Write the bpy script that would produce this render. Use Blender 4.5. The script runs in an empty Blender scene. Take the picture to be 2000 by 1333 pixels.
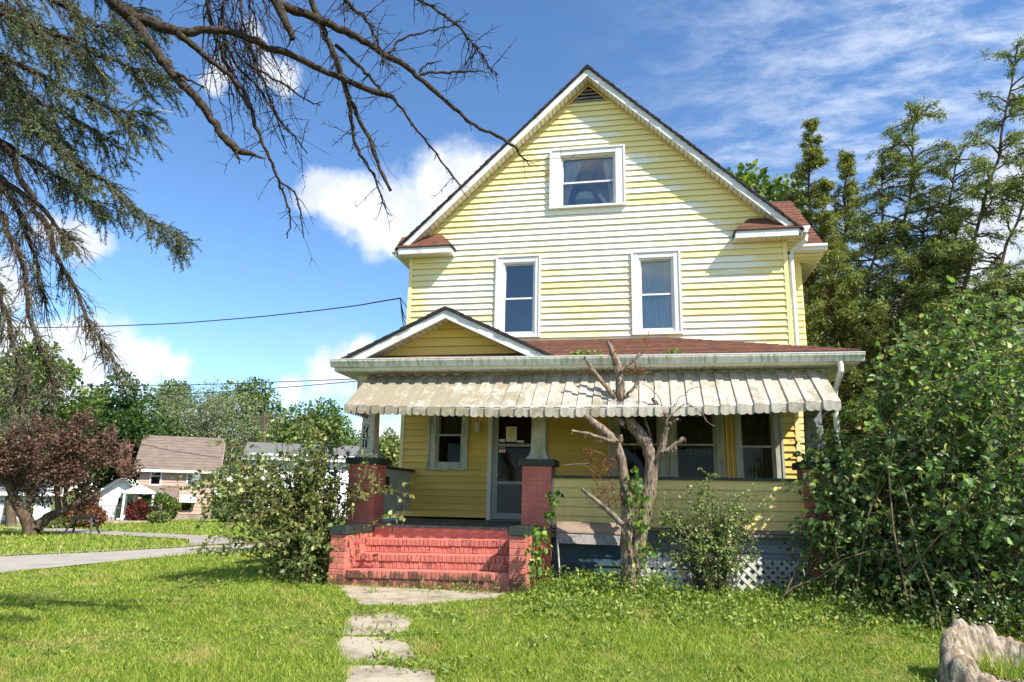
import bpy, math, random
import numpy as np
from mathutils import Vector, Matrix

sc = bpy.context.scene
COL = sc.collection
R = math.radians

# ------------------------------------------------------------------ camera
CAM = np.array([4.35736, -11.94750, 1.12497])
YAW, PITCH, ROLL, FPX = 0.196635, 0.222799, 0.020888, 1366.78
def cam_axes():
    cy, sy, cp, sp = math.cos(YAW), math.sin(YAW), math.cos(PITCH), math.sin(PITCH)
    cr, sr = math.cos(ROLL), math.sin(ROLL)
    r = np.array([cy, sy, 0]); f = np.array([-sy*cp, cy*cp, sp]); u = np.cross(r, f)
    return cr*r + sr*u, -sr*r + cr*u, f
RX, UX, FX = cam_axes()
cd = bpy.data.cameras.new('camera'); cam = bpy.data.objects.new('camera', cd); COL.objects.link(cam)
cd.sensor_width = 36.0; cd.lens = 36.0*FPX/2000.0; cd.clip_start = 0.05; cd.clip_end = 3000
M = Matrix.Identity(4)
for i in range(3):
    M[i][0] = RX[i]; M[i][1] = UX[i]; M[i][2] = -FX[i]; M[i][3] = CAM[i]
cam.matrix_world = M
sc.camera = cam

# ------------------------------------------------------------------ sky and sun
SUN_TO = Vector((0.43, -0.28, 0.56)).normalized()
EL = math.asin(SUN_TO.z)
AZ = math.atan2(SUN_TO.x, SUN_TO.y)
w = bpy.data.worlds.new('World'); sc.world = w; w.use_nodes = True
nt = w.node_tree; nt.nodes.clear(); NN = nt.nodes; LL = nt.links
def nd(tree, t, **k):
    n = tree.nodes.new(t)
    for a, v in k.items(): setattr(n, a, v)
    return n
def mth(tree, op, a, b=None, c=None, clamp=False):
    n = tree.nodes.new('ShaderNodeMath'); n.operation = op; n.use_clamp = clamp
    for i, v in enumerate((a, b, c)):
        if v is None: continue
        if isinstance(v, (int, float)): n.inputs[i].default_value = v
        else: tree.links.new(v, n.inputs[i])
    return n.outputs[0]
sky = nd(nt, 'ShaderNodeTexSky', sky_type='NISHITA', sun_disc=False, sun_elevation=EL, sun_rotation=AZ,
         altitude=200, air_density=0.85, dust_density=0.05, ozone_density=3.0)
tc = nd(nt, 'ShaderNodeTexCoord')
def vmath(tree, op, a, b=None):
    n = tree.nodes.new('ShaderNodeVectorMath'); n.operation = op
    for i, v in enumerate((a, b)):
        if v is None: continue
        if isinstance(v, (tuple, list)): n.inputs[i].default_value = v
        else: tree.links.new(v, n.inputs[i])
    return n
D = vmath(nt, 'NORMALIZE', tc.outputs['Generated']).outputs[0]
def noise_n(tree, vec, scale, detail=6, rough=0.6, dist=0.0):
    n = tree.nodes.new('ShaderNodeTexNoise'); n.noise_dimensions = '3D'
    n.inputs['Scale'].default_value = scale; n.inputs['Detail'].default_value = detail
    n.inputs['Roughness'].default_value = rough; n.inputs['Distortion'].default_value = dist
    if vec is not None: tree.links.new(vec, n.inputs['Vector'])
    return n.outputs['Fac']
def cdir(px, py):
    d = FX*FPX + RX*(px-1000) + UX*(666.5-py); d = d/np.linalg.norm(d); return tuple(d)
def sstep(tree, v, a, b):
    n = tree.nodes.new('ShaderNodeMapRange'); n.interpolation_type = 'SMOOTHSTEP'
    n.inputs[1].default_value = a; n.inputs[2].default_value = b
    tree.links.new(v, n.inputs[0]); return n.outputs[0]
# cumulus banks (directions and angular radii), warped by noise, plus scattered ones all round the sky
warp = nd(nt, 'ShaderNodeTexNoise'); warp.inputs['Scale'].default_value = 5.0; warp.inputs['Detail'].default_value = 7
warp.inputs['Roughness'].default_value = 0.62
LL.new(D, warp.inputs['Vector'])
wv = vmath(nt, 'SUBTRACT', warp.outputs['Color'], (0.5, 0.5, 0.5)).outputs[0]
ws = nd(nt, 'ShaderNodeVectorMath', operation='SCALE'); LL.new(wv, ws.inputs[0]); ws.inputs['Scale'].default_value = 0.13
DW = vmath(nt, 'ADD', D, ws.outputs[0]).outputs[0]
CL = [(632, 395, .030), (680, 425, .042), (740, 440, .050), (800, 425, .050), (865, 395, .050), (915, 365, .045), (955, 350, .035), (830, 465, .036), (770, 475, .030), (900, 430, .045),
      (185, 482, .024), (145, 470, .026), (100, 450, .02), (100, 690, .040), (165, 690, .036), (235, 698, .032), (295, 706, .025), (350, 716, .020), (60, 745, .045), (150, 760, .045), (265, 756, .028), (20, 660, .03),
      (620, 728, .030), (668, 722, .028), (560, 752, .022), (770, 852, .030), (740, 838, .026), (700, 700, .024), (1965, 420, .050), (2000, 370, .045), (1905, 520, .050), (2020, 690, .070), (1870, 760, .06),
      (520, 112, .016), (562, 132, .020), (480, 62, .014), (415, 142, .016), (20, 560, .03)]
acc = None
for (px, py, rad) in CL:
    d = cdir(px, py)
    dd = vmath(nt, 'DISTANCE', DW, d).outputs['Value']
    v = mth(nt, 'SUBTRACT', 1.0, mth(nt, 'DIVIDE', dd, rad*1.5), clamp=True)
    acc = v if acc is None else mth(nt, 'MAXIMUM', acc, v)
gen = noise_n(nt, D, 2.6, 7, 0.6)
# elsewhere round the sky the same sort of scattered cumulus goes on
front = vmath(nt, 'DOT_PRODUCT', D, tuple(FX)).outputs['Value']
away = sstep(nt, front, 0.72, 0.55)
genc = mth(nt, 'MULTIPLY', mth(nt, 'MULTIPLY', sstep(nt, gen, 0.49, 0.68), away), 0.8)
acc = mth(nt, 'MAXIMUM', acc, genc)
fine = noise_n(nt, D, 17.0, 8, 0.66)
dens = mth(nt, 'ADD', acc, mth(nt, 'MULTIPLY', mth(nt, 'SUBTRACT', fine, 0.5), 0.62))
cum = mth(nt, 'MULTIPLY', sstep(nt, dens, 0.04, 0.66), 0.93)
cum = mth(nt, 'MULTIPLY', cum, sstep(nt, acc, 0.0, 0.16))
# thin high wisps on a plane
sep = nd(nt, 'ShaderNodeSeparateXYZ'); LL.new(D, sep.inputs[0])
zz = mth(nt, 'ADD', sep.outputs[2], 0.12)
cmb = nd(nt, 'ShaderNodeCombineXYZ')
LL.new(mth(nt, 'DIVIDE', sep.outputs[0], zz), cmb.inputs[0]); LL.new(mth(nt, 'DIVIDE', sep.outputs[1], zz), cmb.inputs[1])
mp = nd(nt, 'ShaderNodeMapping'); mp.inputs['Rotation'].default_value = (0, 0, R(35)); mp.inputs['Scale'].default_value = (1.0, 1.7, 1)
LL.new(cmb.outputs[0], mp.inputs[0])
wis = noise_n(nt, mp.outputs[0], 7.5, 9, 0.66, 0.25)
big = noise_n(nt, cmb.outputs[0], 0.9, 3, 0.5)
wdir = vmath(nt, 'DISTANCE', D, cdir(1900, 190)).outputs['Value']
wsel = mth(nt, 'ADD', mth(nt, 'MULTIPLY', sstep(nt, wdir, 0.52, 0.06), 0.66), mth(nt, 'MULTIPLY', sstep(nt, big, 0.55, 0.75), 0.3))
wisp = mth(nt, 'MULTIPLY', sstep(nt, wis, 0.33, 0.78), wsel, clamp=True)
shade = noise_n(nt, D, 7.0, 5, 0.55)
ccol = nd(nt, 'ShaderNodeMix', data_type='RGBA'); LL.new(sstep(nt, shade, 0.38, 0.62), ccol.inputs[0])
SKYK = 0.15
ccol.inputs[6].default_value = tuple(v/SKYK for v in (0.46, 0.49, 0.56)) + (1,)
ccol.inputs[7].default_value = tuple(v/SKYK for v in (0.70, 0.71, 0.73)) + (1,)
m1 = nd(nt, 'ShaderNodeMix', data_type='RGBA'); LL.new(wisp, m1.inputs[0]); hs = nd(nt, 'ShaderNodeHueSaturation'); hs.inputs['Saturation'].default_value = 1.12; hs.inputs['Value'].default_value = 0.90; LL.new(sky.outputs[0], hs.inputs['Color']); LL.new(hs.outputs[0], m1.inputs[6])
m1.inputs[7].default_value = tuple(v/SKYK for v in (0.56, 0.61, 0.69)) + (1,)
m2 = nd(nt, 'ShaderNodeMix', data_type='RGBA'); LL.new(cum, m2.inputs[0]); LL.new(m1.outputs[2], m2.inputs[6]); LL.new(ccol.outputs[2], m2.inputs[7])
bg = nd(nt, 'ShaderNodeBackground'); bg.inputs[1].default_value = SKYK
LL.new(m2.outputs[2], bg.inputs[0])
wo = nd(nt, 'ShaderNodeOutputWorld'); LL.new(bg.outputs[0], wo.inputs[0])

sl = bpy.data.lights.new('sun', 'SUN'); sl.energy = 4.75; sl.angle = R(0.5); sl.color = (1.0, 0.94, 0.84)
so = bpy.data.objects.new('sun', sl); COL.objects.link(so)
so.rotation_euler = (-SUN_TO).to_track_quat('-Z', 'Y').to_euler(); so.location = (20, -20, 30)
vs = sc.view_settings; vs.view_transform = 'Standard'; vs.look = 'None'; vs.exposure = 0.90; vs.gamma = 1.0; vs.use_curve_mapping = False
cy_ = sc.cycles; cy_.max_bounces = 8; cy_.diffuse_bounces = 4; cy_.glossy_bounces = 3; cy_.transparent_max_bounces = 8; cy_.transmission_bounces = 4
cy_.caustics_reflective = False; cy_.caustics_refractive = False

# ------------------------------------------------------------------ helpers: places
def atd(px, py, dist):
    """point seen at a picture position, dist metres away over the ground"""
    d = FX*FPX + RX*(px-1000) + UX*(666.5-py); d = d/math.hypot(d[0], d[1]); return CAM + d*dist
def aty(px, py, Y):
    d = FX*FPX + RX*(px-1000) + UX*(666.5-py); return CAM + d*((Y-CAM[1])/d[1])
def g(x, y):
    return 0.0415*np.clip(y+3.2, -9, 0) - 0.035*np.clip(-x-2.0, 0, 14) - 0.02*np.clip(-x-16.0, 0, 30)
def gz(x, y): return float(g(x, y))
def gp(px, py):
    d = FX*FPX + RX*(px-1000) + UX*(666.5-py); d = d/math.hypot(d[0], d[1])
    t = 1.0
    while t < 200:
        q = CAM + d*t
        if q[2] < gz(q[0], q[1]): return q
        t += 0.01
    return CAM + d*200

# ------------------------------------------------------------------ helpers: meshes
def tag(o, label=None, cat=None, group=None, kind=None):
    if label: o['label'] = label
    if cat: o['category'] = cat
    if group: o['group'] = group
    if kind: o['kind'] = kind
    return o
def empty(name, loc=(0, 0, 0), label=None, cat=None, group=None):
    o = bpy.data.objects.new(name, None); COL.objects.link(o); o.location = loc; o.empty_display_size = 0.2
    return tag(o, label, cat, group)
def wloc(o):
    v = Vector((0, 0, 0))
    while o is not None: v += o.location; o = o.parent
    return v
def link(name, me, mat, parent):
    if mat is not None: me.materials.append(mat)
    o = bpy.data.objects.new(name, me); COL.objects.link(o)
    if parent is not None: o.parent = parent
    return o
class MB:
    def __init__(s): s.v = []; s.f = []
    def add(s, vs, fs):
        n = len(s.v); s.v += [tuple(map(float, q)) for q in vs]; s.f += [tuple(i+n for i in f) for f in fs]; return s
    def box(s, x0, x1, y0, y1, z0, z1):
        return s.add([(x0,y0,z0),(x1,y0,z0),(x1,y1,z0),(x0,y1,z0),(x0,y0,z1),(x1,y0,z1),(x1,y1,z1),(x0,y1,z1)],
                     [(0,3,2,1),(4,5,6,7),(0,1,5,4),(1,2,6,5),(2,3,7,6),(3,0,4,7)])
    def cbox(s, x0, x1, y0, y1, z0, z1, c=0.006):
        """box with chamfered vertical and front edges (bevel c)"""
        a = [(x0+c,y0),(x1-c,y0),(x1,y0+c),(x1,y1),(x0,y1),(x0,y0+c)]
        n = len(a)
        vs = [(x,y,z0) for x,y in a] + [(x,y,z1) for x,y in a]
        return s.add(vs, [tuple(range(n))[::-1], tuple(range(n,2*n))] + [(i,(i+1)%n,(i+1)%n+n,i+n) for i in range(n)])
    def prism(s, poly, axis, a, b):
        """poly = 2D points; axis 'x': poly is (y,z); 'y': (x,z); 'z': (x,y)"""
        n = len(poly)
        def P(q, t):
            return {'x': (t, q[0], q[1]), 'y': (q[0], t, q[1]), 'z': (q[0], q[1], t)}[axis]
        vs = [P(q, a) for q in poly] + [P(q, b) for q in poly]
        return s.add(vs, [tuple(range(n))[::-1], tuple(range(n,2*n))] + [(i,(i+1)%n,(i+1)%n+n,i+n) for i in range(n)])
    def hexa(s, bot, top):
        n = len(bot)
        return s.add(list(bot)+list(top), [tuple(range(n))[::-1], tuple(range(n,2*n))] + [(i,(i+1)%n,(i+1)%n+n,i+n) for i in range(n)])
    def bar(s, p, q, w_, h, up=(0,0,1)):
        p = Vector(p); q = Vector(q); d = (q-p).normalized(); u = Vector(up); x = d.cross(u)
        if x.length < 1e-4: x = d.cross(Vector((1,0,0)))
        x.normalize(); u = x.cross(d)
        c = [(-w_/2,-h/2),(w_/2,-h/2),(w_/2,h/2),(-w_/2,h/2)]
        return s.hexa([p+x*a+u*b for a,b in c], [q+x*a+u*b for a,b in c])
    def tube(s, pts, rad, n=6, cap=True):
        v, f = tube_np([np.array(pts, float)], [np.array(rad, float)], n)
        return s.add(v, f)
    def build(s, name, mat, parent=None, smooth=False):
        me = bpy.data.meshes.new(name); off = np.array(wloc(parent)) if parent is not None else np.zeros(3)
        me.from_pydata([tuple(np.array(q)-off) for q in s.v], [], s.f); me.update()
        if smooth: me.polygons.foreach_set('use_smooth', [True]*len(me.polygons))
        return link(name, me, mat, parent)

def np_mesh(name, verts, faces, mat, parent=None, smooth=False):
    """faces: (n,k) int array"""
    verts = np.asarray(verts, np.float32).reshape(-1, 3); faces = np.asarray(faces, np.int32)
    if parent is not None: verts = verts - np.array(wloc(parent), np.float32)
    me = bpy.data.meshes.new(name); n, k = faces.shape
    me.vertices.add(len(verts)); me.vertices.foreach_set('co', verts.ravel())
    me.loops.add(n*k); me.loops.foreach_set('vertex_index', faces.ravel())
    me.polygons.add(n); me.polygons.foreach_set('loop_start', np.arange(0, n*k, k, dtype=np.int32))
    if smooth: me.polygons.foreach_set('use_smooth', np.ones(n, bool))
    me.update(calc_edges=True)
    return link(name, me, mat, parent)

def tube_np(polys, rads, n=5):
    V = []; F = []; base = 0
    ang = np.arange(n)*2*math.pi/n
    for P, r in zip(polys, rads):
        k = len(P)
        T = np.gradient(P, axis=0); T /= (np.linalg.norm(T, axis=1, keepdims=True)+1e-9)
        up = np.array([0.13, 0.31, 0.94]);
        if abs(T[0] @ up) > 0.95: up = np.array([0.9, 0.3, 0.1])
        A = np.cross(T, up); A /= (np.linalg.norm(A, axis=1, keepdims=True)+1e-9); B = np.cross(T, A)
        ring = P[:,None,:] + r[:,None,None]*(A[:,None,:]*np.cos(ang)[None,:,None] + B[:,None,:]*np.sin(ang)[None,:,None])
        V.append(ring.reshape(-1,3))
        for i in range(k-1):
            for j in range(n):
                a = base+i*n+j; b = base+i*n+(j+1)%n
                F.append((a, b, b+n, a+n))
        F.append(tuple(base+(k-1)*n+j for j in range(4)) if n >= 4 else tuple(base+(k-1)*n+j for j in (0,1,2,2)))
        base += k*n
    return (np.concatenate(V) if V else np.zeros((0,3))), F
def tubes(name, polys, rads, mat, parent=None, n=5, smooth=True):
    V, F = tube_np(polys, rads, n)
    return np_mesh(name, V, np.array([f for f in F]), mat, parent, smooth)

LEAF = {
 'oval': (np.array([(0,0,0),(.30,.27,.06),(.70,.24,.05),(1,0,-.08),(.70,-.24,.05),(.30,-.27,.06)]), np.array([(0,1,2,3),(0,3,4,5)])),
 'broad': (np.array([(0,0,0),(.18,.36,.08),(.62,.34,.06),(1,0,-.10),(.62,-.34,.06),(.18,-.36,.08)]), np.array([(0,1,2,3),(0,3,4,5)])),
 'dia': (np.array([(0,0,0),(.5,.32,.05),(1,0,0),(.5,-.32,-.05)]), np.array([(0,1,2,3)])),
 'spray': (np.array([(0,0,0),(.35,.16,.02),(1,0,-.06),(.35,-.16,.02)]), np.array([(0,1,2,3)])),
 'needle': (np.array([(0,.045,0),(0,-.045,0),(1,0,0)]), np.array([(0,1,2)])),
}
def unit(a): return a/(np.linalg.norm(a, axis=-1, keepdims=True)+1e-9)
def leaves(name, pos, dirs, sizes, mat, parent, rng, shape='oval', upbias=0.8, aspect=1.0):
    T, Fc = LEAF[shape]; pos = np.asarray(pos, float); N = len(pos)
    if N == 0: return None
    d = unit(np.asarray(dirs, float))
    nr = unit(rng.normal(size=(N,3)) + np.array([0,0,upbias*1.6]))
    side = unit(np.cross(nr, d)); nr = np.cross(d, side)
    sizes = np.asarray(sizes)[:,None]
    V = pos[:,None,:] + (d*sizes)[:,None,:]*T[None,:,0:1] + (side*sizes*aspect)[:,None,:]*T[None,:,1:2] + (nr*sizes)[:,None,:]*T[None,:,2:3]
    k = len(T)
    F = (Fc[None] + (np.arange(N)*k)[:,None,None]).reshape(-1, Fc.shape[1])
    return np_mesh(name, V.reshape(-1,3), F, mat, parent)

def arc(a, b, bulge, n, rng, jit=0.0):
    a = np.array(a, float); b = np.array(b, float); t = np.linspace(0, 1, n)[:,None]
    P = a*(1-t) + b*t + np.array(bulge)*4*t*(1-t)
    if jit: P[1:] += rng.normal(size=(n-1,3))*jit
    return P
# ------------------------------------------------------------------ materials
def mat_new(name):
    m = bpy.data.materials.new(name); m.use_nodes = True; t = m.node_tree; t.nodes.clear()
    o = nd(t, 'ShaderNodeOutputMaterial'); b = nd(t, 'ShaderNodeBsdfPrincipled'); t.links.new(b.outputs[0], o.inputs[0])
    return m, t, b, o
def rgb(c): return (c[0], c[1], c[2], 1)
def mixc(t, fac, a, b, mode='MIX'):
    n = nd(t, 'ShaderNodeMix', data_type='RGBA', blend_type=mode)
    for i, v in ((0, fac), (6, a), (7, b)):
        if isinstance(v, (int, float)): n.inputs[i].default_value = v
        elif isinstance(v, (tuple, list)): n.inputs[i].default_value = rgb(v)
        else: t.links.new(v, n.inputs[i])
    return n.outputs[2]
def wpos(t, scale=(1,1,1), rot=(0,0,0)):
    geo = nd(t, 'ShaderNodeNewGeometry'); mp = nd(t, 'ShaderNodeMapping')
    mp.inputs['Scale'].default_value = scale; mp.inputs['Rotation'].default_value = rot
    t.links.new(geo.outputs['Position'], mp.inputs[0]); return mp.outputs[0]
def bump(t, b, h, strength=0.3, dist=0.01):
    n = nd(t, 'ShaderNodeBump'); n.inputs['Strength'].default_value = strength; n.inputs['Distance'].default_value = dist
    t.links.new(h, n.inputs['Height']); t.links.new(n.outputs[0], b.inputs['Normal'])
def pm(name, col, rough=0.6, dirt=None, dscale=3.0, dlo=0.45, dhi=0.7, stretch=(1,1,1), rnd=0.0, bscale=60, bstr=0.15, spec=0.35, damt=1.0, detail=6):
    """painted / worn surface: colour, a second worn colour in noise patches, per-object brightness variation, fine relief"""
    m, t, b, o = mat_new(name)
    c = None
    if dirt is not None:
        f = sstep(t, noise_n(t, wpos(t, stretch), dscale, detail, 0.62), dlo, dhi)
        if damt != 1.0: f = mth(t, 'MULTIPLY', f, damt)
        c = mixc(t, f, col, dirt)
    if rnd:
        oi = nd(t, 'ShaderNodeObjectInfo')
        k = mth(t, 'ADD', 1-rnd, mth(t, 'MULTIPLY', oi.outputs['Random'], 2*rnd))
        cm = nd(t, 'ShaderNodeCombineColor')
        for i in range(3): t.links.new(k, cm.inputs[i])
        c = mixc(t, 1.0, c if c is not None else col, cm.outputs[0], 'MULTIPLY')
    if c is None: b.inputs['Base Color'].default_value = rgb(col)
    else: t.links.new(c, b.inputs['Base Color'])
    b.inputs['Roughness'].default_value = rough; b.inputs['Specular IOR Level'].default_value = spec
    if bstr: bump(t, b, noise_n(t, wpos(t, stretch), bscale, 5, 0.6), bstr, 0.004)
    return m
MAT = {}
YEL = (0.85, 0.72, 0.325)
def siding_mat(name, chalk=1.0):
    m, t, b, o = mat_new(name)
    P = wpos(t)
    n1 = noise_n(t, wpos(t, (0.55, 1, 1.5)), 1.25, 5, 0.62)
    n2 = noise_n(t, wpos(t, (1.6, 1, 9.0)), 2.6, 8, 0.72)
    n3 = noise_n(t, wpos(t, (9.0, 1, 2.0)), 3.0, 4, 0.6)
    oi = nd(t, 'ShaderNodeObjectInfo')
    s = nd(t, 'ShaderNodeSeparateXYZ'); t.links.new(P, s.inputs[0])
    # weather: the boards out in the open have chalked, the ones tucked under the eaves and rakes kept their colour
    dx = mth(t, 'ABSOLUTE', mth(t, 'SUBTRACT', s.outputs[0], 3.3))
    rake = mth(t, 'SUBTRACT', mth(t, 'SUBTRACT', 8.87, dx), s.outputs[2])
    cover = sstep(t, mth(t, 'MINIMUM', rake, mth(t, 'SUBTRACT', 3.5, dx)), 0.15, 0.95)
    v = mth(t, 'ADD', mth(t, 'MULTIPLY', n1, 0.66), mth(t, 'MULTIPLY', n2, 0.52))
    v = mth(t, 'ADD', v, mth(t, 'MULTIPLY', mth(t, 'SUBTRACT', n3, 0.5), 0.18))
    v = mth(t, 'ADD', v, mth(t, 'MULTIPLY', mth(t, 'SUBTRACT', oi.outputs['Random'], 0.5), 0.30))
    v = mth(t, 'ADD', v, mth(t, 'MULTIPLY', mth(t, 'SUBTRACT', cover, 0.5), 0.26))
    f = mth(t, 'MULTIPLY', sstep(t, v, 0.57, 0.78), chalk*0.86)
    c = mixc(t, f, YEL, (0.88, 0.86, 0.76))
    dirtn = sstep(t, noise_n(t, wpos(t, (7, 1, 1.2)), 2.5, 7, 0.7), 0.55, 0.85)
    c = mixc(t, mth(t, 'MULTIPLY', dirtn, 0.30), c, (0.45, 0.36, 0.16))
    t.links.new(c, b.inputs['Base Color']); b.inputs['Roughness'].default_value = 0.62; b.inputs['Specular IOR Level'].default_value = 0.25
    bump(t, b, noise_n(t, wpos(t, (2, 1, 60)), 4, 4, 0.5), 0.12, 0.004)
    return m
MAT['siding'] = siding_mat('siding', 1.0)
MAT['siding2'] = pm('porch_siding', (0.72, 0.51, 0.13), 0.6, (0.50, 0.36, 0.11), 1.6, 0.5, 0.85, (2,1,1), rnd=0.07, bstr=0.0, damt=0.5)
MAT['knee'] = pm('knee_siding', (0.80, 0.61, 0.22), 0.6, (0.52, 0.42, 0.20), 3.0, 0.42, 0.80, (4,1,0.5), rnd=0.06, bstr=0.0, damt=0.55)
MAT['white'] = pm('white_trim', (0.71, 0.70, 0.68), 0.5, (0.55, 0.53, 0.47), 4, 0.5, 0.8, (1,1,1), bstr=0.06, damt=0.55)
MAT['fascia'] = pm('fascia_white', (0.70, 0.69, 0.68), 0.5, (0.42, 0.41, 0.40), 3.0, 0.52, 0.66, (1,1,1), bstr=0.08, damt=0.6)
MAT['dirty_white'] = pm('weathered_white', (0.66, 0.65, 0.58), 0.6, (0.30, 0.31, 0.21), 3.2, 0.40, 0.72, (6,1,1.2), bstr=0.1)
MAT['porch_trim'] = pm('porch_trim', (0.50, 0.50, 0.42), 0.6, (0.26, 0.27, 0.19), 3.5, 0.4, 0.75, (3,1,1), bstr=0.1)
MAT['soffit'] = pm('soffit_panel', (0.70, 0.66, 0.55), 0.6, (0.45, 0.41, 0.32), 4, 0.5, 0.8, bstr=0.05)
MAT['groove'] = pm('soffit_gap', (0.10, 0.09, 0.07), 0.9, bstr=0)
MAT['shingle'] = pm('roof_shingle', (0.20, 0.085, 0.05), 0.9, (0.10, 0.055, 0.045), 9, 0.35, 0.65, (1,1,1), rnd=0.18, bscale=140, bstr=0.6, spec=0.1)
MAT['shingle_dark'] = pm('roof_shingle_edge', (0.03, 0.028, 0.03), 0.9, (0.06, 0.045, 0.04), 9, 0.4, 0.7, rnd=0.1, bscale=140, bstr=0.5, spec=0.1)
MAT['green'] = pm('dark_green_paint', (0.028, 0.040, 0.034), 0.5, (0.12, 0.12, 0.11), 9, 0.58, 0.72, bstr=0.12)
MAT['grey'] = pm('grey_boards', (0.27, 0.29, 0.31), 0.7, (0.15, 0.16, 0.17), 3, 0.4, 0.75, (1,1,8), rnd=0.08)
MAT['navy'] = pm('blue_boards', (0.035, 0.075, 0.11), 0.6, (0.02, 0.03, 0.04), 4, 0.4, 0.75, rnd=0.1)
MAT['floor'] = pm('porch_floor', (0.16, 0.16, 0.15), 0.6, (0.08, 0.08, 0.075), 4, 0.4, 0.7, (4,1,1), rnd=0.08)
MAT['inside'] = pm('interior', (0.36, 0.33, 0.29), 0.9, bstr=0)
MAT['storm'] = pm('storm_door', (0.30, 0.32, 0.30), 0.4, (0.22, 0.23, 0.21), 5, 0.5, 0.8, bstr=0.05, spec=0.5)
MAT['stormpanel'] = pm('door_panel', (0.10, 0.105, 0.10), 0.45, bstr=0.04)
MAT['doorwood'] = pm('wood_door', (0.10, 0.035, 0.018), 0.5, (0.05, 0.02, 0.012), 5, 0.4, 0.7, (8,1,1), bstr=0.1)
MAT['metal'] = pm('galvanised', (0.62, 0.62, 0.60), 0.45, (0.42, 0.41, 0.38), 6, 0.45, 0.75, bstr=0.05, spec=0.5)
MAT['vent'] = pm('vent_slats', (0.30, 0.28, 0.26), 0.7, (0.15, 0.14, 0.13), 4, 0.4, 0.7, (1,1,5))
MAT['black'] = pm('black', (0.015, 0.015, 0.016), 0.6, bstr=0)
MAT['paper'] = pm('paper', (0.80, 0.79, 0.72), 0.8, bstr=0)
MAT['paper_yellow'] = pm('paper_yellow', (0.75, 0.62, 0.12), 0.8, bstr=0)
MAT['red_print'] = pm('red_print', (0.55, 0.10, 0.07), 0.8, bstr=0)
MAT['lattice'] = pm('lattice', (0.50, 0.50, 0.44), 0.7, (0.30, 0.30, 0.23), 5, 0.4, 0.75, bstr=0.1)
MAT['concrete'] = pm('concrete', (0.40, 0.345, 0.26), 0.9, (0.20, 0.17, 0.125), 3.5, 0.38, 0.72, bscale=90, bstr=0.5, spec=0.15)
MAT['wood_old'] = pm('old_board', (0.34, 0.24, 0.17), 0.85, (0.20, 0.15, 0.12), 5, 0.4, 0.7, (1,1,5), bstr=0.4)
MAT['wood_grey'] = pm('grey_board', (0.30, 0.28, 0.26), 0.85, (0.17, 0.16, 0.15), 14, 0.4, 0.7, bstr=0.5)
def brick_paint(name, worn=0.5):
    m, t, b, o = mat_new(name)
    oi = nd(t, 'ShaderNodeObjectInfo')
    n1 = noise_n(t, wpos(t), 21, 6, 0.68); n2 = noise_n(t, wpos(t), 3.0, 4, 0.6); n3 = noise_n(t, wpos(t), 60, 3, 0.5)
    base = mixc(t, sstep(t, n2, 0.35, 0.65), (0.58, 0.19, 0.145), (0.47, 0.14, 0.11))
    s = nd(t, 'ShaderNodeSeparateXYZ'); t.links.new(wpos(t), s.inputs[0])
    low = sstep(t, s.outputs[2], 0.26, 0.10)
    v = mth(t, 'ADD', n1, mth(t, 'MULTIPLY', mth(t, 'SUBTRACT', oi.outputs['Random'], 0.5), 0.42))
    v = mth(t, 'ADD', v, mth(t, 'MULTIPLY', low, 0.22*worn*2))
    f = sstep(t, v, 0.66-0.0*worn, 0.74)
    worncol = mixc(t, sstep(t, n1, 0.4, 0.65), (0.13, 0.05, 0.035), (0.20, 0.10, 0.06))
    c = mixc(t, mth(t, 'MULTIPLY', f, worn*1.7, clamp=True), base, worncol)
    c = mixc(t, mth(t, 'MULTIPLY', mth(t, 'MULTIPLY', low, sstep(t, n3, 0.4, 0.6)), 0.5), c, (0.10, 0.07, 0.045))
    t.links.new(c, b.inputs['Base Color']); b.inputs['Roughness'].default_value = 0.65; b.inputs['Specular IOR Level'].default_value = 0.3
    bump(t, b, noise_n(t, wpos(t), 45, 6, 0.65), 0.55, 0.006)
    return m
MAT['brick'] = brick_paint('painted_brick', 0.75)
MAT['brick_pier'] = brick_paint('painted_brick_pier', 0.12)
MAT['mortar'] = pm('painted_mortar', (0.53, 0.175, 0.135), 0.8, (0.24, 0.09, 0.065), 14, 0.55, 0.75, bstr=0.4)
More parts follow.
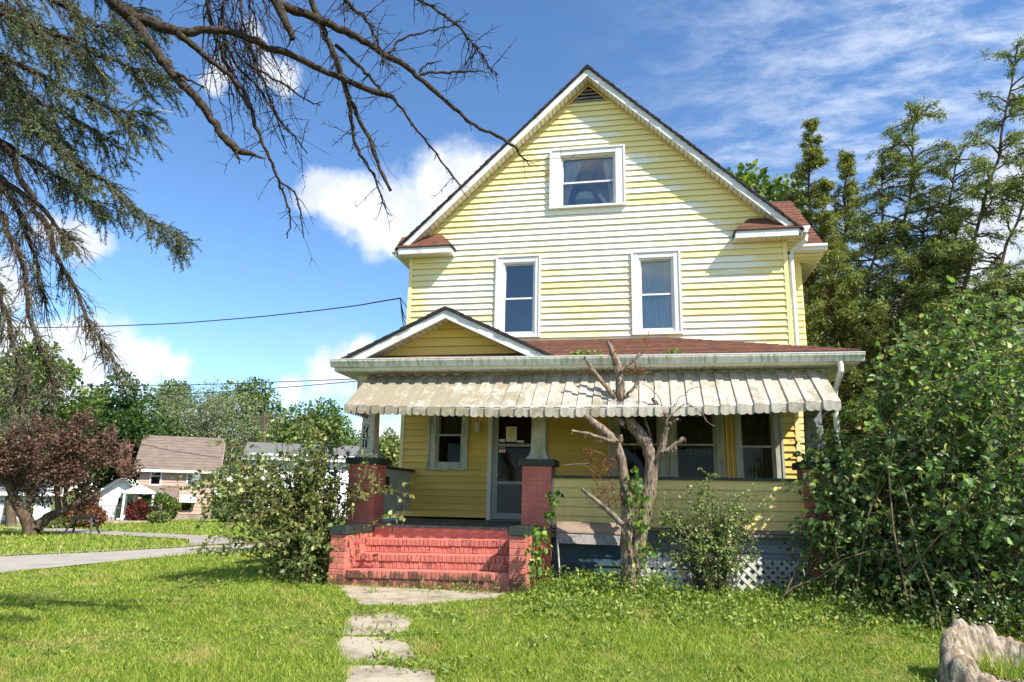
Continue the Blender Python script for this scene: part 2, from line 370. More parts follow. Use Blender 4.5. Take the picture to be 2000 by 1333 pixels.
def awning_mat():
    m, t, b, o = mat_new('awning_paint')
    oi = nd(t, 'ShaderNodeObjectInfo')
    n1 = noise_n(t, wpos(t, (1,1,1)), 3.2, 7, 0.68); n2 = noise_n(t, wpos(t, (9,1,1)), 2.0, 5, 0.6); n3 = noise_n(t, wpos(t), 16, 6, 0.7)
    s = nd(t, 'ShaderNodeSeparateXYZ'); t.links.new(wpos(t), s.inputs[0])
    left = sstep(t, s.outputs[0], 3.6, 0.6)      # the moss and grime sit on the end below the porch gable
    v = mth(t, 'ADD', mth(t, 'MULTIPLY', n1, 0.6), mth(t, 'MULTIPLY', n3, 0.5))
    v = mth(t, 'ADD', v, mth(t, 'MULTIPLY', left, 0.14)); v = mth(t, 'ADD', v, mth(t, 'MULTIPLY', mth(t, 'SUBTRACT', oi.outputs['Random'], 0.5), 0.10))
    c = mixc(t, sstep(t, n2, 0.35, 0.7), (0.50, 0.46, 0.385), (0.36, 0.325, 0.265))
    c = mixc(t, mth(t, 'MULTIPLY', sstep(t, v, 0.54, 0.66), 0.85), c, (0.26, 0.225, 0.15))
    rust = mth(t, 'MULTIPLY', sstep(t, noise_n(t, wpos(t, (3.2, 1, 0.7)), 1.1, 3, 0.5), 0.66, 0.74), sstep(t, n3, 0.40, 0.6))
    c = mixc(t, mth(t, 'MULTIPLY', rust, 0.55), c, (0.46, 0.27, 0.07))
    t.links.new(c, b.inputs['Base Color']); b.inputs['Roughness'].default_value = 0.55; b.inputs['Specular IOR Level'].default_value = 0.35
    bump(t, b, n3, 0.15, 0.004); return m
MAT['awning'] = awning_mat()
def peel_mat():
    m, t, b, o = mat_new('peeling_column_paint')
    n1 = noise_n(t, wpos(t, (1.5,1.5,0.8)), 9, 7, 0.7); n2 = noise_n(t, wpos(t), 40, 4, 0.6)
    c = mixc(t, sstep(t, n2, 0.3, 0.7), (0.62, 0.60, 0.53), (0.48, 0.46, 0.38))
    c = mixc(t, sstep(t, n1, 0.57, 0.62), c, (0.16, 0.11, 0.075))
    t.links.new(c, b.inputs['Base Color']); b.inputs['Roughness'].default_value = 0.7; bump(t, b, n1, 0.4, 0.006); return m
MAT['peel'] = peel_mat()
def glass_mat(name, refl=0.22, tint=(0.75, 0.80, 0.80), fk=1.2):
    m = bpy.data.materials.new(name); m.use_nodes = True; t = m.node_tree; t.nodes.clear()
    o = nd(t, 'ShaderNodeOutputMaterial'); tr = nd(t, 'ShaderNodeBsdfTransparent'); tr.inputs[0].default_value = rgb(tint)
    gl = nd(t, 'ShaderNodeBsdfGlossy'); gl.inputs['Roughness'].default_value = 0.015; gl.inputs[0].default_value = (0.9, 0.93, 0.95, 1)
    fr = nd(t, 'ShaderNodeFresnel'); fr.inputs[0].default_value = 1.5
    f = mth(t, 'ADD', mth(t, 'MULTIPLY', fr.outputs[0], fk), refl, clamp=True)
    bp = nd(t, 'ShaderNodeBump'); bp.inputs['Strength'].default_value = 0.05; bp.inputs['Distance'].default_value = 0.02
    t.links.new(noise_n(t, wpos(t), 2.5, 2, 0.4), bp.inputs['Height']); t.links.new(bp.outputs[0], gl.inputs['Normal'])
    mx = nd(t, 'ShaderNodeMixShader'); t.links.new(f, mx.inputs[0]); t.links.new(tr.outputs[0], mx.inputs[1]); t.links.new(gl.outputs[0], mx.inputs[2])
    t.links.new(mx.outputs[0], o.inputs[0]); return m
MAT['glass'] = glass_mat('window_glass', 0.12, (0.86, 0.90, 0.90))
MAT['screen'] = glass_mat('screened_glass', 0.0, (0.52, 0.52, 0.48), 0.25)
def cloth_mat(name, col):
    m, t, b, o = mat_new(name); b.inputs['Base Color'].default_value = rgb(col); b.inputs['Roughness'].default_value = 0.9
    tl = nd(t, 'ShaderNodeBsdfTranslucent'); tl.inputs[0].default_value = rgb(col)
    mx = nd(t, 'ShaderNodeMixShader'); mx.inputs[0].default_value = 0.35
    t.links.new(b.outputs[0], mx.inputs[1]); t.links.new(tl.outputs[0], mx.inputs[2]); t.links.new(mx.outputs[0], o.inputs[0]); return m
MAT['curtain'] = cloth_mat('curtain_cloth', (0.72, 0.84, 0.82))
MAT['curtain2'] = cloth_mat('curtain_white', (0.85, 0.85, 0.80))
MAT['curtain3'] = cloth_mat('curtain_olive', (0.42, 0.40, 0.29))
def leaf_mat(name, c1, c2, c3=None, trans=0.35, rough=0.5, patch=0.0):
    m, t, b, o = mat_new(name)
    geo = nd(t, 'ShaderNodeNewGeometry')
    rp = nd(t, 'ShaderNodeValToRGB'); rp.color_ramp.elements[0].color = rgb(c1); rp.color_ramp.elements[1].color = rgb(c2)
    rp.color_ramp.elements[0].position = 0.05; rp.color_ramp.elements[1].position = 0.85
    if c3 is not None:
        e = rp.color_ramp.elements.new(0.97); e.color = rgb(c3)
    f = geo.outputs['Random Per Island']
    if patch:
        f = mth(t, 'ADD', mth(t, 'MULTIPLY', f, 1-patch), mth(t, 'MULTIPLY', sstep(t, noise_n(t, wpos(t), 1.1, 3, 0.55), 0.3, 0.7), patch), clamp=True)
    t.links.new(f, rp.inputs[0]); t.links.new(rp.outputs[0], b.inputs['Base Color'])
    b.inputs['Roughness'].default_value = rough; b.inputs['Specular IOR Level'].default_value = 0.3
    tl = nd(t, 'ShaderNodeBsdfTranslucent')
    sat = mixc(t, 1.0, rp.outputs[0], (1.25, 1.3, 0.55), 'MULTIPLY'); t.links.new(sat, tl.inputs[0])
    mx = nd(t, 'ShaderNodeMixShader'); mx.inputs[0].default_value = trans
    t.links.new(b.outputs[0], mx.inputs[1]); t.links.new(tl.outputs[0], mx.inputs[2]); t.links.new(mx.outputs[0], o.inputs[0]); return m
def bark_mat(name, c1, c2, c3=None, scale=10, stretch=(1,1,0.25), bs=0.8):
    m, t, b, o = mat_new(name)
    n1 = noise_n(t, wpos(t, stretch), scale, 7, 0.7, 0.4); n2 = noise_n(t, wpos(t), scale*0.5, 4, 0.6)
    c = mixc(t, sstep(t, n1, 0.36, 0.62), c1, c2)
    if c3 is not None: c = mixc(t, sstep(t, n2, 0.52, 0.62), c, c3)
    t.links.new(c, b.inputs['Base Color']); b.inputs['Roughness'].default_value = 0.9; b.inputs['Specular IOR Level'].default_value = 0.15
    bump(t, b, n1, bs, 0.02); return m
# ------------------------------------------------------------------ the yellow house
W = 6.7; XC = 3.36; OH = 0.28; BACK = 9.2
house = empty('yellow_house', (3.35, 0, 0), 'two storey yellow clapboard house with a front gable and a porch behind brick steps', 'house')
CZ = 0.1151; Z0 = 5.1246+0.29          # siding course pitch and one known course line
OPEN = [  # x0, x1, z0, z1 of the trim outlines cut out of the front wall
    (2.645, 4.020, 6.335, 7.515), (1.665, 2.482, 3.935, 5.475), (4.105, 4.938, 3.930, 5.447),
    (0.522, 1.236, 1.600, 2.960), (1.600, 2.640, 0.780, 2.940), (3.670, 6.443, 1.150, 2.950)]
def cuts(x0, x1, z0, z1, eps=0.012):
    segs = [(x0, x1)]
    for a, b, c, d in OPEN:
        if z1 > c+eps and z0 < d-eps:
            ns = []
            for s, e in segs:
                if b <= s or a >= e: ns.append((s, e)); continue
                if a > s: ns.append((s, a))
                if b < e: ns.append((b, e))
            segs = ns
    return [q for q in segs if q[1]-q[0] > 0.02]
def rake_half(z): return max(0.0, min(3.35, (8.93 - z)/0.975))     # half width of the wall under the rakes
wall = MB()
zs = [Z0 + i*CZ for i in range(-42, 31)]
boards = []
for zb in zs:
    if zb < 0.70 or zb > 8.47: continue
    h = rake_half(zb+0.02)
    xa, xb = XC-0.01-h, XC-0.01+h
    if zb > 8.42: continue
    for s, e in cuts(xa, xb, zb, zb+CZ):
        wall.box(s, e, 0.0, 0.09, zb, zb+CZ)
        boards.append((s, e, zb, zb, zb+CZ))
    for a, b, c, d in OPEN:          # courses that run only partly past a trim are notched round it
        if zb+CZ > c+0.012 and zb < d-0.012:
            for lo, hi in ((zb, c), (d, zb+CZ)):
                if hi-lo > 0.008: wall.box(a, b, 0.0, 0.09, lo, hi); boards.append((a, b, zb, lo, hi))
wall.box(XC-0.48, XC+0.48, 0.05, 0.09, 8.42, 8.90)
wall.box(0, W, 0.0, 0.09, -0.1, 0.74)
wall_o = wall.build('front_wall', MAT['groove'], house)
rb = random.Random(3)
for s, e, zb, lo, hi in boards:
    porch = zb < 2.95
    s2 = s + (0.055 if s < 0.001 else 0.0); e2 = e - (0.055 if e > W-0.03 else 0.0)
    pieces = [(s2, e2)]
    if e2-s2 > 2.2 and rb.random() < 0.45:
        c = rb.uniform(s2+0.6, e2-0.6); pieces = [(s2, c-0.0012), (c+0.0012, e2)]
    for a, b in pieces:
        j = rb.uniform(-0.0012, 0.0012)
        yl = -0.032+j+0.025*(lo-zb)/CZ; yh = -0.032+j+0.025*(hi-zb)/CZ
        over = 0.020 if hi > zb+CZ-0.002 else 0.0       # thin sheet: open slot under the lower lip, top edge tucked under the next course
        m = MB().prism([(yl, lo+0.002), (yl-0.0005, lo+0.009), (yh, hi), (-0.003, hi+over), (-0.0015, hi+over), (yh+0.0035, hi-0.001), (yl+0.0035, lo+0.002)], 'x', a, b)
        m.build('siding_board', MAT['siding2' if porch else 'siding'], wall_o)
# other walls, floors
ow = MB(); ow.box(0, 0.1, 0.09, BACK, -0.1, 5.62); ow.box(W-0.1, W, 0.09, BACK, -0.1, 5.62); ow.box(0.1, W-0.1, BACK-0.1, BACK, -0.1, 5.62)
ow.prism([(0.1, 5.62), (W-0.1, 5.62), (XC, 8.75)], 'y', BACK-0.1, BACK)
ow.build('side_walls', MAT['siding'], house)
fl = MB()
for z in (0.70, 3.25, 6.0): fl.box(0.1, W-0.1, 0.09, BACK-0.1, z, z+0.05)
fl.box(0.1, W-0.1, 2.6, 2.7, 0.75, 3.25); fl.box(0.1, W-0.1, 2.6, 2.7, 3.30, 6.0)
fl.build('floors', MAT['inside'], house)
cb = MB(); cb.box(-0.012, 0.055, -0.034, 0.06, 0.74, 5.53); cb.build('corner_board', MAT['siding'], house)
cb = MB(); cb.box(W-0.055, W+0.012, -0.034, 0.06, 0.74, 5.53); cb.build('corner_board', MAT['siding'], house)

# ---- main roof
PK = 9.10; SL = 0.963; EX = 3.57
def zt(dx): return PK - SL*dx
roof = empty('main_roof', (XC, 0, 7.0)); roof.parent = house; roof.location = (XC-3.35, 0, 7.0)
L = math.hypot(EX, EX*SL); nC = 36
nx, nz = SL/math.hypot(1, SL), 1/math.hypot(1, SL)
rs = random.Random(8)
for sgn in (-1, 1):
    for i in range(nC):
        a = i/nC; b = (i+1.25)/nC
        d0, d1 = EX*(1-a)+0.02, max(0.0, EX*(1-b))
        if i == nC-1: d1 = 0.0
        x0, x1 = XC+sgn*d0, XC+sgn*d1
        th = 0.020; lift = rs.uniform(0.0, 0.006); yo = rs.uniform(-0.018, 0.006)
        z0_, z1_ = zt(d0)-0.02, zt(d1)-0.042
        pl = [(x0, z0_-th-0.02), (x0, z0_+lift), (x1, z1_+lift*0.3), (x1, z1_-th-0.02)]
        if sgn > 0: pl = pl[::-1]
        MB().prism(pl, 'y', -OH-0.035+yo, BACK+0.25).build('shingle_course', MAT['shingle_dark' if True else 'shingle'], roof)
ridge = MB().prism([(XC-0.13, PK-0.135), (XC, PK-0.012), (XC+0.13, PK-0.135), (XC+0.12, PK-0.16), (XC, PK-0.04), (XC-0.12, PK-0.16)], 'y', -OH-0.045, BACK+0.25)
ridge.build('ridge_cap', MAT['shingle_dark'], roof)
deck = MB()
for sgn in (-1, 1):
    pl = [(XC+sgn*EX, zt(EX)-0.062), (XC, PK-0.062), (XC, PK-0.10), (XC+sgn*EX, zt(EX)-0.10)]
    deck.prism(pl if sgn > 0 else pl[::-1], 'y', -OH+0.02, BACK+0.2)
deck.build('roof_deck', MAT['white'], roof)
for sgn in (-1, 1):     # rake fascia boards
    t0, t1 = -0.064, -0.232
    pl = [(XC+sgn*(EX-0.03), zt(EX-0.03)+t0), (XC, PK+t0), (XC, PK+t1), (XC+sgn*(EX-0.20), zt(EX-0.20)+t1), (XC+sgn*(EX-0.03), zt(EX-0.03)+t1+0.09)]
    MB().prism(pl if sgn > 0 else pl[::-1], 'y', -OH, -OH+0.022).build('rake_fascia', MAT['fascia'], house)
    pl2 = [(XC+sgn*(EX-0.19), zt(EX-0.19)+t1+0.035), (XC, PK+t1+0.035), (XC, PK+t1), (XC+sgn*(EX-0.19), zt(EX-0.19)+t1)]
    MB().prism(pl2 if sgn > 0 else pl2[::-1], 'y', -OH-0.008, -OH-0.0005).build('fascia_lip', MAT['white'], house)
    # soffit strips under the rake, one joined run of narrow panels
    sf = MB(); n = 46
    for i in range(n):
        a0, a1 = (i+0.07)/n*3.40, (i+0.93)/n*3.40
        z_ = lambda d: zt(d)+t1+0.012
        q = [(XC+sgn*a0, z_(a0)), (XC+sgn*a1, z_(a1)), (XC+sgn*a1, z_(a1)+0.012), (XC+sgn*a0, z_(a0)+0.012)]
        sf.prism(q if sgn < 0 else q[::-1], 'y', -OH+0.022, 0.0)
    tag(sf.build('soffit_panels', MAT['soffit'], house), kind='stuff')
    q = [(XC, PK+t1+0.028), (XC+sgn*3.45, zt(3.45)+t1+0.028), (XC+sgn*3.45, zt(3.45)+t1+0.04), (XC, PK+t1+0.04)]
    MB().prism(q if sgn < 0 else q[::-1], 'y', -OH+0.022, 0.0).build('soffit_backing', MAT['groove'], house)
    q = [(XC, PK-0.255), (XC+sgn*3.38, zt(3.38)-0.255), (XC+sgn*3.38, zt(3.38)-0.285), (XC, PK-0.285)]
    MB().prism(q if sgn < 0 else q[::-1], 'y', -0.045, -0.020).build('soffit_trim', MAT['siding2'], house)
# eave boxes and gutters along the sides
for sgn in (-1, 1):
    xe = XC+sgn*(EX-0.02); xw = 0 if sgn < 0 else W
    a, b = sorted((xe, xw))
    e = MB(); n = 60
    for i in range(n):
        y0 = -OH+0.03+i*(BACK+OH)/n; e.box(a, b, y0, y0+(BACK+OH)/n*0.88, 5.515, 5.527)
    tag(e.build('eave_soffit', MAT['soffit'], house), kind='stuff')
    MB().box(a, b, -OH+0.03, BACK, 5.530, 5.540).build('soffit_backing', MAT['groove'], house)
    MB().box(min(xe, xe+sgn*0.02), max(xe, xe+sgn*0.02), -OH+0.0, BACK, 5.500, 5.655).build('eave_fascia', MAT['white'], house)
    gx = xe+sgn*0.02
    pr = [(gx+sgn*0.001, 5.665), (gx+sgn*0.001, 5.565), (gx+sgn*0.075, 5.555), (gx+sgn*0.085, 5.60), (gx+sgn*0.115, 5.63), (gx+sgn*0.115, 5.672)]
    MB().prism(pr if sgn < 0 else pr[::-1], 'y', -OH-0.03, BACK).build('eave_gutter', MAT['white'], house)
# cornice returns
for sgn in (-1, 1):
    X = lambda d: XC+sgn*d                # d measured from the house centre line
    di, do = 2.515, 3.55
    bx_ = MB(); x0, x1 = sorted((X(di), X(do-0.05)))
    bx_.box(x0, x1, -OH-0.012, 0.0, 5.532, 5.545); ret = bx_.build('cornice_return', MAT['white'], house)
    MB().box(x0, x1, -OH-0.034, -OH-0.012, 5.508, 5.632).build('return_fascia', MAT['fascia'], ret)
    xi = X(di); a, b = sorted((xi, xi-sgn*0.02))
    MB().box(a, b, -OH-0.034, -0.03, 5.508, 5.632).build('return_fascia', MAT['white'], ret)
    st = MB(); n = 12
    for i in range(n):
        a = x0 + (x1-x0)*(i+0.06)/n; st.box(a, a+(x1-x0)/n*0.86, -OH-0.012, -0.028, 5.518, 5.530)
    tag(st.build('return_soffit', MAT['soffit'], ret), kind='stuff')
    # little hipped shingle roof
    fr0, fr1, wl0, wl1 = (X(do), -OH-0.05, 5.640), (X(di-0.03), -OH-0.05, 5.640), (X(2.78), -0.03, 5.955), (X(3.55), -0.03, 5.955)
    def lerp(p, q, t): return tuple(p[i]+(q[i]-p[i])*t for i in range(3))
    n = 4
    for i in range(n):
        t0, t1 = i/n, (i+1.12)/n if i < n-1 else 1
        p = [lerp(fr0, wl1, t0), lerp(fr1, wl0, t0), lerp(fr1, wl0, t1), lerp(fr0, wl1, t1)]
        up = 0.014
        tp = [(q[0], q[1], q[2]+(up if k < 2 else 0.004)) for k, q in enumerate(p)]
        (MB().hexa(p, tp) if sgn < 0 else MB().hexa(p[::-1], tp[::-1])).build('shingle_course', MAT['shingle'], ret)
        sd0 = (X(di-0.03), -0.03, 5.640)
        p = [lerp(fr1, wl0, t0), lerp(sd0, wl0, t0), lerp(sd0, wl0, t1), lerp(fr1, wl0, t1)]
        tp = [(q[0]-sgn*(up if k < 2 else 0.004), q[1], q[2]+(up if k < 2 else 0.004)) for k, q in enumerate(p)]
        (MB().hexa(p, tp) if sgn < 0 else MB().hexa(p[::-1], tp[::-1])).build('shingle_course', MAT['shingle'], ret)
    e0, e1 = sorted((X(do), X(di-0.035)))
    MB().box(e0, e1, -OH-0.055, -OH-0.036, 5.626, 5.640).build('drip_edge', MAT['shingle_dark'], ret)
    a, b = sorted((X(di-0.035), X(di-0.016)))
    MB().box(a, b, -OH-0.05, -0.03, 5.600, 5.640).build('drip_edge', MAT['shingle_dark'], ret)
# gable vent: triangular louvre
ve = MB(); ve.prism([(2.90, 8.46), (3.82, 8.46), (XC, 8.87)], 'y', -0.004, 0.03)
vent = ve.build('gable_vent', MAT['black'], house)
for i in range(5):
    z = 8.475+i*0.075; h = (8.88-z)/0.93*0.98-0.05
    if h < 0.06: continue
    MB().hexa([(XC-h,-0.035,z),(XC+h,-0.035,z),(XC+h,-0.006,z+0.05),(XC-h,-0.006,z+0.05)],
              [(XC-h,-0.030,z+0.012),(XC+h,-0.030,z+0.012),(XC+h,-0.001,z+0.062),(XC-h,-0.001,z+0.062)]).build('louvre_slat', MAT['vent'], vent)
for sgn in (-1, 1):
    MB().bar((XC+sgn*0.47, -0.03, 8.445), (XC, -0.03, 8.89), 0.03, 0.05, (0,1,0)).build('vent_frame', MAT['siding2'], vent)

# ---- windows
def window(x0, x1, z0, z1, gx0, gx1, gz0, gz1, mid, glass='glass', flare=0.0, sill=True, trim='white', screen=False, sash='white'):
    """trim outline x0..x1, z0..z1; daylight opening gx..gz; mid = meeting rail height"""
    cx = (x0+x1)/2
    wn = empty('window', (0,0,0)); wn.parent = house; wn.location = (cx-3.35, 0, z0)
    T = MAT[trim]; y0 = -0.045-flare*0.3
    f = 0.035
    MB().cbox(x0, gx0-f, y0, 0.06, z0+0.03, z1).build('side_casing', T, wn)
    MB().cbox(gx1+f, x1, y0, 0.06, z0+0.03, z1).build('side_casing', T, wn)
    MB().cbox(gx0-f, gx1+f, y0+0.004, 0.06, gz1+f, z1).build('head_casing', T, wn)
    MB().cbox(gx0-f, gx1+f, y0+0.004, 0.06, z0+0.03, gz0-f).build('apron', T, wn)
    if sill: MB().cbox(x0-0.012, x1+0.012, y0-0.022, 0.05, z0, z0+0.03).build('sill', T, wn)
    # outer bead round the casing, set proud, so the frame reads as two steps
    bd = 0.028
    b = MB(); b.box(x0-0.006, x0+bd, y0-0.016, y0, z0+0.03, z1); b.box(x1-bd, x1+0.006, y0-0.016, y0, z0+0.03, z1); b.box(x0+bd, x1-bd, y0-0.016, y0, z1-bd, z1)
    b.build('casing_bead', T, wn)
    # fixed frame, upper sash further back than the lower one
    fr = MB(); fr.box(gx0-f, gx0-0.004, -0.018, 0.10, gz0-f, gz1+f); fr.box(gx1+0.004, gx1+f, -0.018, 0.10, gz0-f, gz1+f)
    fr.box(gx0-0.004, gx1+0.004, -0.018, 0.10, gz1+0.004, gz1+f); fr.box(gx0-0.004, gx1+0.004, -0.03, 0.10, gz0-f, gz0-0.004)
    fr.build('frame', MAT[sash], wn)
    s = 0.032
    def sashf(a0, a1, c0, c1, y):
        q = MB(); q.box(a0, a0+s, y, y+0.03, c0, c1); q.box(a1-s, a1, y, y+0.03, c0, c1); q.box(a0+s, a1-s, y+0.001, y+0.03, c1-s, c1); q.box(a0+s, a1-s, y+0.001, y+0.03, c0, c0+s)
        o = q.build('sash', MAT[sash], wn)
        MB().add([(a0+s-0.002, y+0.016, c0+s-0.002), (a1-s+0.002, y+0.016, c0+s-0.002), (a1-s+0.002, y+0.016, c1-s+0.002), (a0+s-0.002, y+0.016, c1-s+0.002)], [(0,1,2,3)]).build('pane', MAT[glass], o)
    e = 0.02
    sashf(gx0-e, gx1+e, mid-0.016, gz1+e, 0.035)
    sashf(gx0-e, gx1+e, gz0-e, mid+0.016, 0.0)
    return wn
window(2.645, 4.020, 6.335, 7.515, 2.870, 3.810, 6.405, 7.360, 6.86, flare=0.1)
window(1.665, 2.482, 3.935, 5.475, 1.823, 2.350, 4.040, 5.317, 4.67)
window(4.105, 4.938, 3.930, 5.447, 4.262, 4.785, 4.040, 5.290, 4.66)
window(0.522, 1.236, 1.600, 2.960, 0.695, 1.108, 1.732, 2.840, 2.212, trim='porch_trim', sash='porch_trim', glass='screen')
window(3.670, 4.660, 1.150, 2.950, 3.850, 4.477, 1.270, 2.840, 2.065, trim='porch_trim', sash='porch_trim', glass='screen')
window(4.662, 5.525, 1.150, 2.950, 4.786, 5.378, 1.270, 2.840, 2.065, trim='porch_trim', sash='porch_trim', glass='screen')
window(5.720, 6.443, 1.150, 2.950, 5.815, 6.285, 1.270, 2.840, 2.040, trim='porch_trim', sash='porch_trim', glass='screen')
pp = MB()
for i in range(5): pp.box(5.528+i*0.0385, 5.528+i*0.0385+0.032, -0.03-(i % 2)*0.02, 0.09, 1.15, 2.95)
pp.build('mullion_post', MAT['siding2'], house)

# curtains, lamp and board seen through the glass
def curtain(x0, x1, z0, z1, y, mat, label, folds=9, amp=0.02, tie=None):
    n = folds*6; P = []; F = []
    rr = random.Random(int(x0*100)); ph = [rr.uniform(0.6, 1.5) for _ in range(folds+2)]
    m = 10
    for j in range(m+1):
        v = j/m
        for i in range(n+1):
            u = i/n
            a = x0+(x1-x0)*u
            if tie is not None:      # gathered sideways towards a tie-back
                k = math.sin(v*math.pi*0.5)**1.5
                a = (x0+(x1-x0)*u)*(1-k) + (tie+(u-0.5)*0.10)*k
            yy = y + amp*math.sin(u*folds*2*math.pi)*ph[int(u*folds)] + 0.006*math.sin(v*7+u*20)
            P.append((a, yy, z1+(z0-z1)*v))
    for j in range(m):
        for i in range(n):
            q = j*(n+1)+i; F.append((q, q+1, q+n+2, q+n+1))
    o = MB().add(P, F).build('curtain', mat, None, smooth=True)
    return tag(o, label, 'curtain')
curtain(4.25, 4.80, 4.03, 5.31, 0.14, MAT['curtain'], 'pale green curtain hanging behind the upstairs window above the pruned dead tree', 10, 0.022)
curtain(2.86, 3.22, 6.38, 7.38, 0.14, MAT['curtain2'], 'wide white curtain tied back in the attic window', 7, 0.018, tie=2.90)
curtain(3.60, 3.83, 6.38, 7.38, 0.14, MAT['curtain2'], 'narrow white curtain tied back in the attic window above the slanted board', 5, 0.018, tie=3.79)
curtain(5.80, 6.30, 1.3, 2.86, 0.16, MAT['curtain3'], 'dim olive curtain behind the porch window next to the house corner', 8, 0.02)
curtain(4.77, 5.40, 1.9, 2.86, 0.16, MAT['curtain3'], 'dim olive curtain behind the middle of the three grouped porch windows', 10, 0.02)
curtain(3.84, 4.49, 2.0, 2.86, 0.16, MAT['curtain3'], 'dim olive curtain behind the porch window hidden by the dead tree', 10, 0.02)
curtain(0.69, 1.12, 2.2, 2.86, 0.16, MAT['curtain3'], 'dim olive curtain behind the porch window beside the door', 7, 0.02)
lamp = empty('table_lamp', (3.30, 0.32, 6.05), 'white shaded table lamp standing inside the attic window', 'lamp')
MB().tube([(3.30,0.32,6.05),(3.30,0.32,6.10),(3.30,0.32,6.12),(3.30,0.32,6.45),(3.30,0.32,6.60)], [0.09,0.08,0.02,0.018,0.015], 10).build('stand', MAT['white'], lamp)
MB().tube([(3.26,0.32,6.60),(3.26,0.32,6.75)], [0.20,0.16], 16).build('lamp_shade', MAT['curtain2'], lamp, True)
lb = MB().hexa([(3.50,0.30,6.72),(3.55,0.30,6.76),(3.82,0.34,6.36),(3.77,0.34,6.32)], [(3.50,0.34,6.72),(3.55,0.34,6.76),(3.82,0.38,6.36),(3.77,0.38,6.32)]).build('slanted_board', MAT['curtain'])
tag(lb, 'pale blue board leaning inside the attic window beside the lamp', 'board')

# ---- front door behind the pier
door = empty('storm_door', (0,0,0)); door.parent = house; door.location = (2.12-3.35, 0, 0.78)
MB().cbox(1.600, 1.672, -0.05, 0.06, 0.785, 2.94).build('door_casing', MAT['white'], door)
MB().cbox(2.560, 2.640, -0.05, 0.06, 0.785, 2.94).build('door_casing', MAT['white'], door)
MB().cbox(1.672, 2.560, -0.046, 0.06, 2.84, 2.94).build('door_casing', MAT['white'], door)
df = MB(); df.box(1.675, 1.775, -0.012, 0.03, 0.80, 2.84); df.box(2.46, 2.557, -0.012, 0.03, 0.80, 2.84)
df.box(1.775, 2.46, -0.011, 0.03, 0.80, 0.90); df.box(1.775, 2.46, -0.011, 0.03, 1.375, 1.43); df.box(1.775, 2.46, -0.011, 0.03, 2.015, 2.065); df.box(1.775, 2.46, -0.011, 0.03, 2.77, 2.84)
df.build('door_frame', MAT['storm'], door)
MB().box(1.775, 2.46, 0.0, 0.02, 0.90, 1.375).build('kick_panel', MAT['stormpanel'], door)
for c, d in ((1.43, 2.015), (2.065, 2.77)):
    MB().add([(1.775,0.012,c),(2.46,0.012,c),(2.46,0.012,d),(1.775,0.012,d)], [(0,1,2,3)]).build('pane', MAT['screen'], door)
idr = MB(); idr.box(1.70, 2.55, 0.085, 0.12, 0.78, 2.85)
for z in (1.0, 1.45, 1.9): idr.box(1.80, 2.08, 0.078, 0.086, z, z+0.36); idr.box(2.17, 2.45, 0.078, 0.086, z, z+0.36)
idr.build('inner_door', MAT['doorwood'], door)
hb = MB(); hb.box(1.765, 1.80, -0.05, -0.035, 1.52, 1.535); hb.box(1.765, 1.777, -0.036, -0.012, 1.50, 1.555); hb.build('door_handle', MAT['metal'], door)
def sheet(name, x0, x1, z0, z1, y, mat): return MB().box(x0, x1, y-0.002, y, z0, z1).build(name, mat, door)
sheet('notice', 1.905, 2.095, 2.10, 2.36, 0.006, MAT['paper'])
for i, (z, h) in enumerate(((2.305, 0.03), (2.265, 0.026), (2.225, 0.026), (2.185, 0.022))):
    sheet('notice_print', 1.945, 2.075 if i < 1 else 2.06, z, z+h, 0.003, MAT['paper_yellow'])
sheet('paper_slip', 1.79, 1.885, 2.095, 2.145, 0.006, MAT['paper']); sheet('paper_slip', 2.10, 2.22, 2.085, 2.125, 0.006, MAT['paper'])
sheet('sticker', 1.785, 1.900, 1.915, 2.005, 0.006, MAT['paper']); sheet('sticker_print', 1.785, 1.900, 1.965, 2.000, 0.003, MAT['red_print'])
th = MB().box(1.60, 2.64, -0.06, 0.09, 0.765, 0.785).build('threshold', MAT['porch_trim'], door)
ub = MB(); ub.cbox(1.372, 1.450, -0.075, -0.026, 2.270, 2.425)
ubo = ub.build('doorbell_box', MAT['white'], house)
MB().box(1.392, 1.430, -0.082, -0.075, 2.285, 2.35).build('button_plate', MAT['metal'], ubo)
MB().box(1.402, 1.420, -0.083, -0.075, 2.385, 2.405).build('button', MAT['black'], ubo)

# ---- right hand wing: side gable with eave and gutter
wg = empty('side_wing', (0,0,0)); wg.parent = house; wg.location = (7.0-3.35, 3, 0)
ZE = 5.60
MB().box(W, 7.12, 0.98, 5.1, -0.1, 5.46).build('wing_wall', MAT['siding'], wg)
for i in range(40):
    zb = 0.8+i*CZ
    MB().prism([(0.954, zb), (0.976, zb+CZ), (0.98, zb+CZ), (0.98, zb)], 'x', W+0.01, 7.13).build('siding_board', MAT['siding'], wg)
n = 17
for i in range(n):
    t0, t1 = i/n, (i+1.12)/n if i < n-1 else 1
    y0, y1 = 0.52+2.5*t0, 0.52+2.5*t1; z0_, z1_ = ZE+1.95*t0, ZE+1.95*t1
    MB().prism([(y0, z0_), (y0, z0_+0.022), (y1, z1_+0.004), (y1, z1_-0.016)], 'x', 5.2, 7.46).build('shingle_course', MAT['shingle'], wg)
    y0, y1 = 5.52-2.5*t0, 5.52-2.5*t1
    MB().prism([(y0, z0_), (y1, z1_-0.016), (y1, z1_+0.004), (y0, z0_+0.022)], 'x', 5.2, 7.46).build('shingle_course', MAT['shingle'], wg)
MB().prism([(0.98, 5.46), (5.1, 5.46), (3.02, 7.3)], 'x', W, 7.12).build('wing_gable', MAT['siding'], wg)
MB().box(6.94, 7.44, 0.50, 0.52, 5.47, 5.585).build('wing_fascia', MAT['white'], wg)
